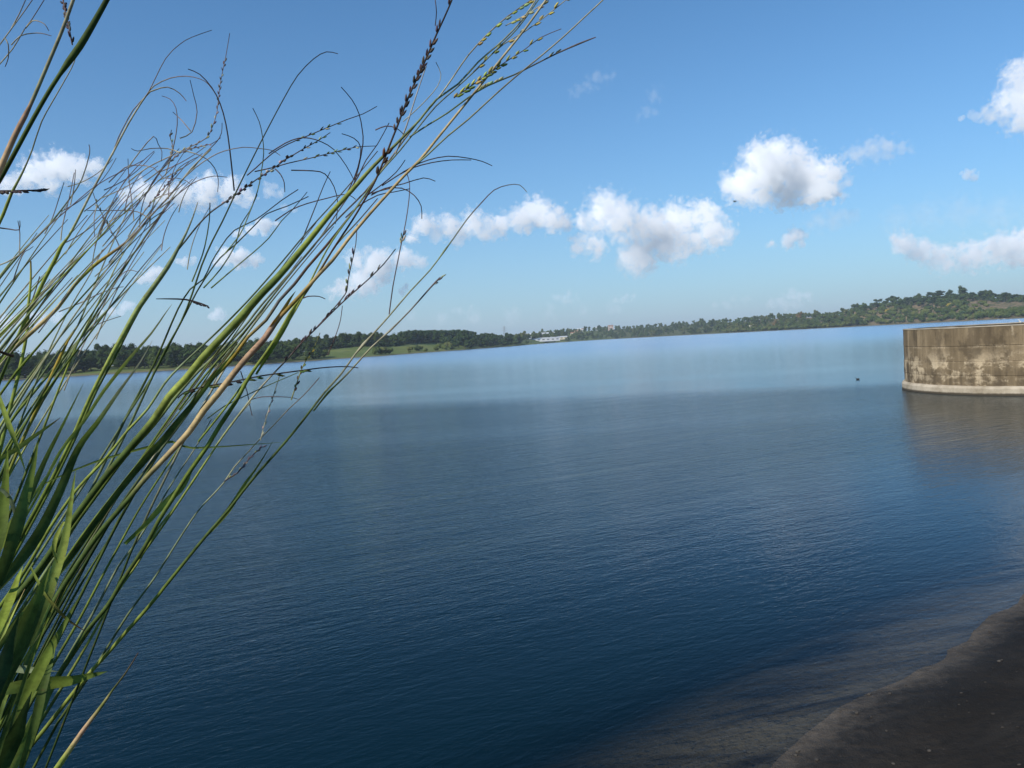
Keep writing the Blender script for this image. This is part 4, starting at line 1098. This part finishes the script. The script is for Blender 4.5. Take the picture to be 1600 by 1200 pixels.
Dd.seeds(.0, .12, 14, 12, 6, [C_SEEDB, (0.16, 0.12, 0.1)], 'left', jitter=.15, lift=.35); Dd.seeds(.15, .36, 6.5, 12, 6, [C_SEEDB, (0.13, 0.10, 0.08), C_BLACK], 'both', jitter=.15, lift=.3); Dd.seeds(.36, .42, 10, 12, 6, [C_SEEDB, (0.16, 0.12, 0.1)], 'left', lift=.4); Dd.seeds(.47, .54, 7, 12, 7, [C_BROWN, C_SEEDB], 'both', lift=.3)
Dd.stem([(666, 103), (650, 150), (634, 200), (618, 240)], (2, 3.4), (0.42, 0.40, 0.36), .74, .75)
Dd.stem([(681, 97), (689, 116), (684, 134), (669, 153), (650, 172), (630, 190)], (1.5, 2), C_STRAW, .78, .78, name='panicle_branch')
Dd.stem([(679, -10), (680, 0), (682, 19), (680, 40)], (1.6, 2), C_PURP, .72, .72, name='panicle_branch')
for pts in ([(769, 259), (753, 252), (731, 247), (700, 244), (669, 250), (645, 260), (620, 275), (597, 290)], [(736, 250), (706, 250), (675, 254), (645, 262), (625, 272)], [(680, 283), (662, 278), (631, 287), (600, 295), (580, 305)],
            [(659, 342), (658, 322), (647, 305), (628, 294), (606, 295), (581, 302)], [(633, 250), (619, 269), (597, 288), (570, 308)], [(630, 209), (619, 200), (603, 197), (587, 203)],
            [(533, 136), (550, 156), (561, 178), (566, 203), (567, 225), (560, 262), (552, 290)], [(534, 209), (553, 216), (564, 231), (559, 262), (548, 290), (535, 315)], [(608, 192), (590, 225), (572, 250), (560, 275), (545, 300)],
            [(640, 295), (615, 300), (590, 305), (560, 322), (540, 340)], [(508, 467), (498, 463), (482, 463), (474, 466)]):
    Dd.stem(pts, (1.7, 2.8), [(0, C_BLACK), (1, C_PURP)], .74, .76, name='panicle_branch', sides=5)
Dd.stem([(636, 272), (640, 287), (639, 312), (634, 347), (628, 376), (622, 406), (614, 447), (608, 491)], (1.6, 2.4), C_PURP, .84, .86, name='seed_branch'); Dd.seeds(.44, .52, 6, 10, 5, [C_GREY, C_STRAW], 'both')
# stems that run with the two thick ones
Dd.stem([(590, 236), (560, 272), (520, 318), (480, 362), (440, 410), (400, 456), (372, 486), (340, 518), (310, 546), (280, 574), (258, 598), (230, 640), (200, 672), (186, 690), (160, 722), (120, 765), (80, 822), (40, 890), (-5, 955)], [(0, 2), (.4, 4), (.6, 5), (1, 8)], [(0, C_GREY), (.35, C_DARK), (.45, C_BLUEG), (.6, C_LIME), (1, C_GREEN)], .8, .76, True)
Dd.stem([(560, 285), (525, 335), (490, 385), (450, 430), (410, 475), (378, 515), (345, 548), (310, 580), (275, 620), (240, 665), (195, 715), (150, 775), (95, 850), (30, 940)], [(0, 2), (.5, 6), (1, 8)], [(0, C_PURP), (.4, C_BLUEG), (.6, C_GREEN), (1, C_DARK)], .82, .78, True)
Dd.stem([(606, 250), (570, 305), (545, 340), (508, 386), (480, 418), (460, 444), (436, 470), (416, 500), (388, 526), (372, 548), (356, 568), (336, 588)], [(0, 2.5), (.5, 6), (1, 7)], [(0, C_BROWN), (.4, C_BROWN), (.6, C_GREY), (.85, C_AMBER), (1, C_GREEN)], .77, .74)
Dd.leaf([(372, 545), (356, 562), (340, 580), (320, 608), (296, 637), (272, 666), (258, 684), (238, 706), (200, 750), (150, 815), (108, 875), (55, 940), (-5, 1012)], 13, [(0, C_GREEN), (.2, C_DARK), (.6, C_DEEP), (1, C_DARK)], .73, .68, True, .3, .5)
Dd.stem([(590, 310), (560, 345), (526, 382), (500, 422), (486, 446), (460, 478), (446, 502), (430, 530), (414, 554), (398, 576), (384, 598), (368, 628), (344, 664), (326, 694), (308, 720), (290, 746), (268, 782), (250, 810), (225, 856), (192, 906), (167, 948), (133, 989), (104, 1035), (75, 1089), (55, 1145), (30, 1210)],
        [(0, 2), (.2, 5), (.32, 7), (.4, 9), (.55, 9), (.62, 8), (1, 10)], [(0, C_PURP), (.2, C_LIME), (.35, (0.22, 0.28, 0.05)), (.52, C_GREEN), (.62, C_DARK), (1, C_DARK)], .74, .70, True)
Dd.leaf([(318, 702), (300, 732), (292, 748), (280, 766), (262, 782), (245, 800), (225, 822), (195, 850)], 14, [(0, C_GREEN), (.4, C_LIME), (1, C_GREEN)], .73, .72, False, .4, .2)
Dd.leaf([(462, 455), (452, 469), (438, 493), (426, 510), (417, 522)], 11, [(0, C_AMBER), (.6, (0.28, 0.17, 0.03)), (1, C_BROWN)], .715, .715, False, .6, .2)
Dd.leaf([(466, 472), (455, 492), (440, 520), (425, 545), (400, 585)], 9, [(0, C_LIME), (1, C_GREEN)], .73, .73, False, .4, .1)
for i in range(9):
    f = (i + .5) / 9; x0 = 520 - 150 * f + grng.uniform(-10, 10); y0 = 330 + 200 * f + grng.uniform(-20, 20)
    pts = []; a = math.atan(grng.uniform(1.1, 1.35)); x, y = x0, y0
    for j in range(8):
        pts.append((x, y)); st = grng.uniform(70, 90); x -= st * math.cos(a); y += st * math.sin(a); a += grng.uniform(-.01, .05)
    dd = grng.uniform(.74, .88)
    Dd.stem(pts, [(0, 1.6), (.5, grng.uniform(2.5, 5)), (1, grng.uniform(4, 7))], [(0, grng.choice((C_PURP, C_BLUEG, C_BROWN))), (.4, grng.choice((C_DARK, C_BLUEG, C_GREEN, C_STRAW))), (1, grng.choice((C_DARK, C_GREEN, C_DEEP)))], dd, dd * .95, True)
Dd.leaf([(455, 690), (440, 700), (300, 812)][:1] + [(300, 700), (270, 690), (238, 697), (206, 705), (160, 718), (115, 735), (60, 760)], 5, [(0, C_GREEN), (1, C_DARK)], .8, .78, False, .5)

# ---- slender outermost stalks, right side of the clump
E = Plant('grass_plant', 'slender outermost stalks right of the main bundle, one tip arching alone before the clouds', (-0.60, 0.85), 0.92)
E.stem([(823, 300), (812, 289), (794, 289), (772, 297), (753, 316), (731, 341), (709, 372), (695, 391), (672, 422), (641, 455), (606, 496), (581, 524), (556, 552), (534, 583), (509, 611), (484, 643), (459, 675), (430, 709), (404, 738), (380, 767), (356, 798), (328, 830), (300, 864), (267, 905), (233, 947), (200, 984), (167, 1022), (137, 1055), (100, 1101), (71, 1138), (45, 1170), (15, 1210)],
       [(0, 1.6), (.25, 3), (.4, 4), (.7, 7), (1, 9)], [(0, C_GREY), (.12, C_PURP), (.2, C_BLUEG), (.35, C_STRAW), (.45, C_DARK), (.65, C_DARK), (.72, C_GREEN), (.85, C_LIME), (1, C_DARK)], .95, .86, True, [(.2, .6), (.345, 1.0)])
E.stem([(688, 433), (672, 450), (641, 485), (609, 517), (581, 542), (553, 573), (531, 596), (512, 614), (490, 642)], [(0, 2), (.08, 4), (.14, 3), (1, 3.6)], [(0, C_PURP), (.2, C_GREY), (.5, C_STRAW), (.8, C_DARK), (1, C_DARK)], .93, .93, False, [(.37, .6), (.72, .8), (.88, .7)], name='seed_branch'); E.seeds(0, .1, 7, 9, 4, [C_PURP, C_STRAW], 'right')
E.stem([(618, 389), (600, 412), (575, 437), (550, 459), (525, 482), (500, 507), (469, 538), (450, 560), (425, 586), (400, 614), (378, 642), (348, 682), (318, 727), (288, 772), (250, 828), (205, 890), (160, 955), (110, 1030), (50, 1120)], [(0, 2), (.2, 3), (.45, 4), (1, 6)], [(0, C_BLACK), (.25, C_PURP), (.33, C_STRAW), (.5, C_LIME), (.7, C_GREEN), (1, C_DARK)], .92, .86, True); E.seeds(.05, .28, 11, 9, 4, [C_SEEDB, C_PURP, C_GREY], 'left')
E.stem([(558, 350), (556, 381), (550, 409), (544, 437), (542, 454), (534, 467), (516, 488), (487, 520), (470, 537)], (1.6, 2.6), C_PURP, .92, .92, name='seed_branch'); E.seeds(.22, .52, 11, 9, 5, [(0.40, 0.40, 0.2), C_GREY], 'left')
E.stem([(535, 478), (532, 500), (526, 520), (520, 536), (512, 555)], (1.4, 2), C_PURP, .93, .93, name='panicle_branch')
E.stem([(500, 520), (490, 545), (480, 560), (472, 575), (466, 592), (455, 625)], (1.6, 2.4), (0.3, 0.29, 0.1), .93, .93, name='seed_branch'); E.seeds(.3, .9, 7, 7, 4, [C_SEEDG, C_SEEDB], 'both')
E.stem([(560, 575), (545, 573), (526, 573), (500, 575), (470, 579), (440, 583), (410, 587), (380, 593), (350, 599), (320, 604), (290, 612), (278, 622)], [(0, 1.8), (.4, 3), (1, 3)], C_BLACK, .76, .76, name='seed_branch'); E.seeds(.28, .32, 6, 10, 5, C_DARK, 'right'); E.seeds(.45, .6, 14, 13, 6, [C_DARK, C_BLACK], 'right', lift=.3); E.seeds(.62, .98, 13, 13, 6, [C_DARK, C_BLACK], 'right', lift=.3)
E.stem([(466, 582), (440, 593), (410, 606), (380, 620), (350, 635), (324, 654)], (1.6, 2.4), C_DARK, .8, .8, name='panicle_branch')
E.leaf([(428, 686), (412, 714), (396, 738), (384, 754), (372, 774), (358, 796), (340, 818), (322, 838)], 9, [(0, C_DARK), (.5, C_GREEN), (1, C_DARK)], .9, .88, False, .7)
E.stem([(499, 590), (474, 618), (450, 640), (430, 662), (408, 684), (388, 706), (366, 730), (350, 754), (330, 776), (308, 800), (275, 850), (240, 905), (200, 960), (150, 1040), (90, 1130)], [(0, 1.6), (.4, 3), (1, 5.5)], [(0, C_PURP), (.2, C_STRAW), (.5, C_BLUEG), (1, C_DARK)], .95, .88, True)
E.stem([(437, 586), (426, 622), (420, 640), (414, 660), (407, 688)], (1.4, 2), C_STRAW, .95, .95, name='seed_branch'); E.seeds(.3, .95, 8, 6, 3.4, [C_STRAW, C_GREY], 'both')
E.stem([(410, 698), (398, 708), (385, 722), (372, 738), (350, 752)], (2, 2.5), C_PURP, .93, .93, name='seed_branch'); E.seeds(0, .9, 6, 6, 3.4, [C_GREY, C_PURP, C_STRAW], 'both')
E.stem([(466, 624), (455, 621), (436, 620), (410, 620), (394, 624)], (1.3, 1.8), C_PURP, .95, .95, name='panicle_branch')
E.stem([(394, 650), (390, 632), (386, 612), (376, 580)], (1.5, 2), C_PURP, .9, .9, name='panicle_branch')
for pts, c in (([(352, 560), (338, 590), (322, 628), (300, 668), (272, 712), (240, 760), (215, 800), (190, 845), (160, 900), (120, 975), (70, 1060), (20, 1150)], C_GREEN), ([(392, 628), (360, 665), (335, 700), (305, 748), (275, 790), (245, 828), (215, 880), (180, 930), (140, 1000), (90, 1085), (40, 1165)], C_LIME),
               ([(330, 655), (305, 700), (275, 745), (245, 795), (215, 845), (185, 885), (150, 950), (110, 1020), (60, 1110)], C_BLUEG), ([(270, 660), (250, 700), (225, 745), (200, 790), (172, 840), (140, 890), (100, 960), (50, 1050), (0, 1130)], C_DARK)):
    E.stem(pts, [(0, 1.8), (.3, 3.5), (1, 7)], [(0, C_STRAW), (.25, c), (.6, c), (1, C_DARK)], .9, .82, True)
E.stem([(216, 1020), (196, 1052), (176, 1078), (168, 1090), (152, 1112), (130, 1141), (108, 1173), (88, 1202), (70, 1230)], [(0, 1.6), (.35, 5), (.5, 7), (1, 14)], [(0, C_BROWN), (.3, C_DARK), (.36, C_TAN), (.4, C_GREEN), (.65, C_PINK), (.8, C_LIME), (1, C_GREEN)], .70, .66, True, [(.36, .4)], label='short broken shoot at the bottom edge')

# ---- leafy base in the lower left corner
Ff = Plant('grass_plant', 'leafy base of broad green blades filling the lower left corner', (-0.72, 0.52), 0.62)
LV = [([(41, 740), (32, 713), (22, 685), (10, 653), (0, 625), (-15, 585)], 10, [(0, C_LIME), (1, C_GREEN)], .55, False), ([(95, 652), (76, 666), (50, 684), (26, 702), (0, 718), (-20, 732)], 10, [(0, C_BROWN), (.2, C_DARK), (1, C_GREEN)], .58, False),
      ([(33, 842), (28, 820), (22, 796), (12, 774), (-4, 762), (-30, 755)], 8, C_BLUEG, .5, False), ([(36, 884), (28, 902), (20, 925), (12, 946), (0, 978), (-15, 1010)], 17, [(0, C_GREEN), (.4, (0.30, 0.36, 0.05)), (1, C_GREEN)], .52, False),
      ([(168, 1049), (140, 1056), (108, 1064), (66, 1068), (30, 1073), (-5, 1080), (-40, 1084)], 27, [(0, C_DARK), (.4, C_GREEN), (.8, C_LIME), (1, C_LIME)], .55, False), ([(92, 1049), (60, 1047), (40, 1046), (0, 1042), (-30, 1040)], 15, C_BLUEG, .56, False),
      ([(135, 987), (112, 973), (88, 951), (66, 921), (48, 886)], 7, [(0, C_BROWN), (1, C_GREEN)], .56, False), ([(103, 1030), (82, 1070), (60, 1115), (44, 1152), (28, 1185), (10, 1225)], 22, [(0, C_DARK), (.7, C_GREEN), (.85, C_LIME), (1, C_GREEN)], .56, True),
      ([(130, 600), (100, 660), (70, 720), (40, 790), (10, 860), (-20, 930)], 11, [(0, C_GREEN), (.5, C_DARK), (1, C_DEEP)], .6, True), ([(118, 735), (110, 790), (100, 850), (80, 910), (50, 985), (10, 1070)], 20, [(0, C_GREEN), (.4, C_LIME), (.6, C_DARK), (1, C_DEEP)], .56, True),
      ([(60, 690), (48, 745), (30, 810), (8, 880), (-20, 950)], 24, [(0, C_GREEN), (.5, C_DARK), (1, C_DEEP)], .50, True), ([(45, 770), (30, 800), (10, 835), (-15, 880)], 16, [(0, C_LIME), (1, C_GREEN)], .52, False),
      ([(90, 990), (78, 1040), (66, 1080), (52, 1140), (30, 1210)], 16, C_DARK, .55, True), ([(125, 930), (95, 985), (60, 1050), (25, 1120), (-10, 1190)], 22, [(0, C_DARK), (.5, C_GREEN), (1, C_DEEP)], .54, True),
      ([(80, 880), (60, 930), (35, 985), (5, 1050), (-20, 1110)], 30, [(0, C_GREEN), (.5, C_DARK), (1, C_DEEP)], .48, True), ([(50, 1080), (35, 1120), (18, 1165), (0, 1215)], 30, C_DEEP, .46, True), ([(30, 960), (15, 1010), (0, 1060), (-20, 1120)], 26, C_DEEP, .45, True),
      ([(12, 700), (8, 760), (0, 830), (-15, 900)], 22, [(0, C_GREEN), (1, C_DEEP)], .48, True), ([(92, 885), (84, 862), (88, 838), (100, 815)], 9, C_LIME, .55, False)]
for pts, w, c, dep, rt in LV: Ff.leaf(pts, w, c, dep, dep * .95, rt, .5, grng.uniform(-.3, .5), .2)
for i in range(16):
    x = grng.uniform(-40, 110); y = grng.uniform(640, 1000) + max(0, x) * 0.6
    a = math.atan(grng.uniform(1.3, 2.4)); pts = []; L = grng.uniform(180, 380)
    for j in range(6):
        pts.append((x, y)); x -= L / 6 * math.cos(a); y += L / 6 * math.sin(a); a += grng.uniform(-.02, .07)
    dep = grng.uniform(.50, .78)
    Ff.leaf(pts, grng.uniform(5, 13), [(0, grng.choice((C_BROWN, C_TAN, C_LIME))), (.18, grng.choice((C_GREEN, C_LIME))), (.55, C_DARK), (1, C_DEEP)], dep, dep * .95, True, grng.uniform(.4, .7), grng.uniform(-.6, .8), .25)


# ------------------------------------------------------------------ grit and pebbles on the near bank
def pebbles():
    rng = np.random.default_rng(17)
    v, f = ICO1
    V, Fc, n = [], [], 0
    for k in range(420):
        a_, s_ = rng.uniform(-3, 9), rng.uniform(-0.1, 2.4)
        q = BW + BE * a_ + BN * s_
        r = 0.006 + 0.018 * rng.random() ** 3
        w = 0.035 * mnoise.noise(Vector((q.x * 0.5, q.y * 0.5, 1.7))) + 0.022 * mnoise.noise(Vector((q.x * 1.9, q.y * 1.9, 4.1)))
        sc = np.array([1, rng.uniform(.6, 1), rng.uniform(.4, .7)]) * r
        V.append(v * (1 + 0.2 * rng.normal(0, 1, (len(v), 1)) * 0.5) * sc + np.array([q.x, q.y, bank_profile(s_) + w + r * 0.15]))
        Fc += (f + n).tolist(); n += len(v)
    tag(link('pebbles', mesh('pebbles', np.vstack(V).tolist(), Fc, mat_plain('pebble_stone', (0.050, 0.044, 0.037), 0.9, 0.2, 0.5, 2.0))), kind='stuff')
pebbles()
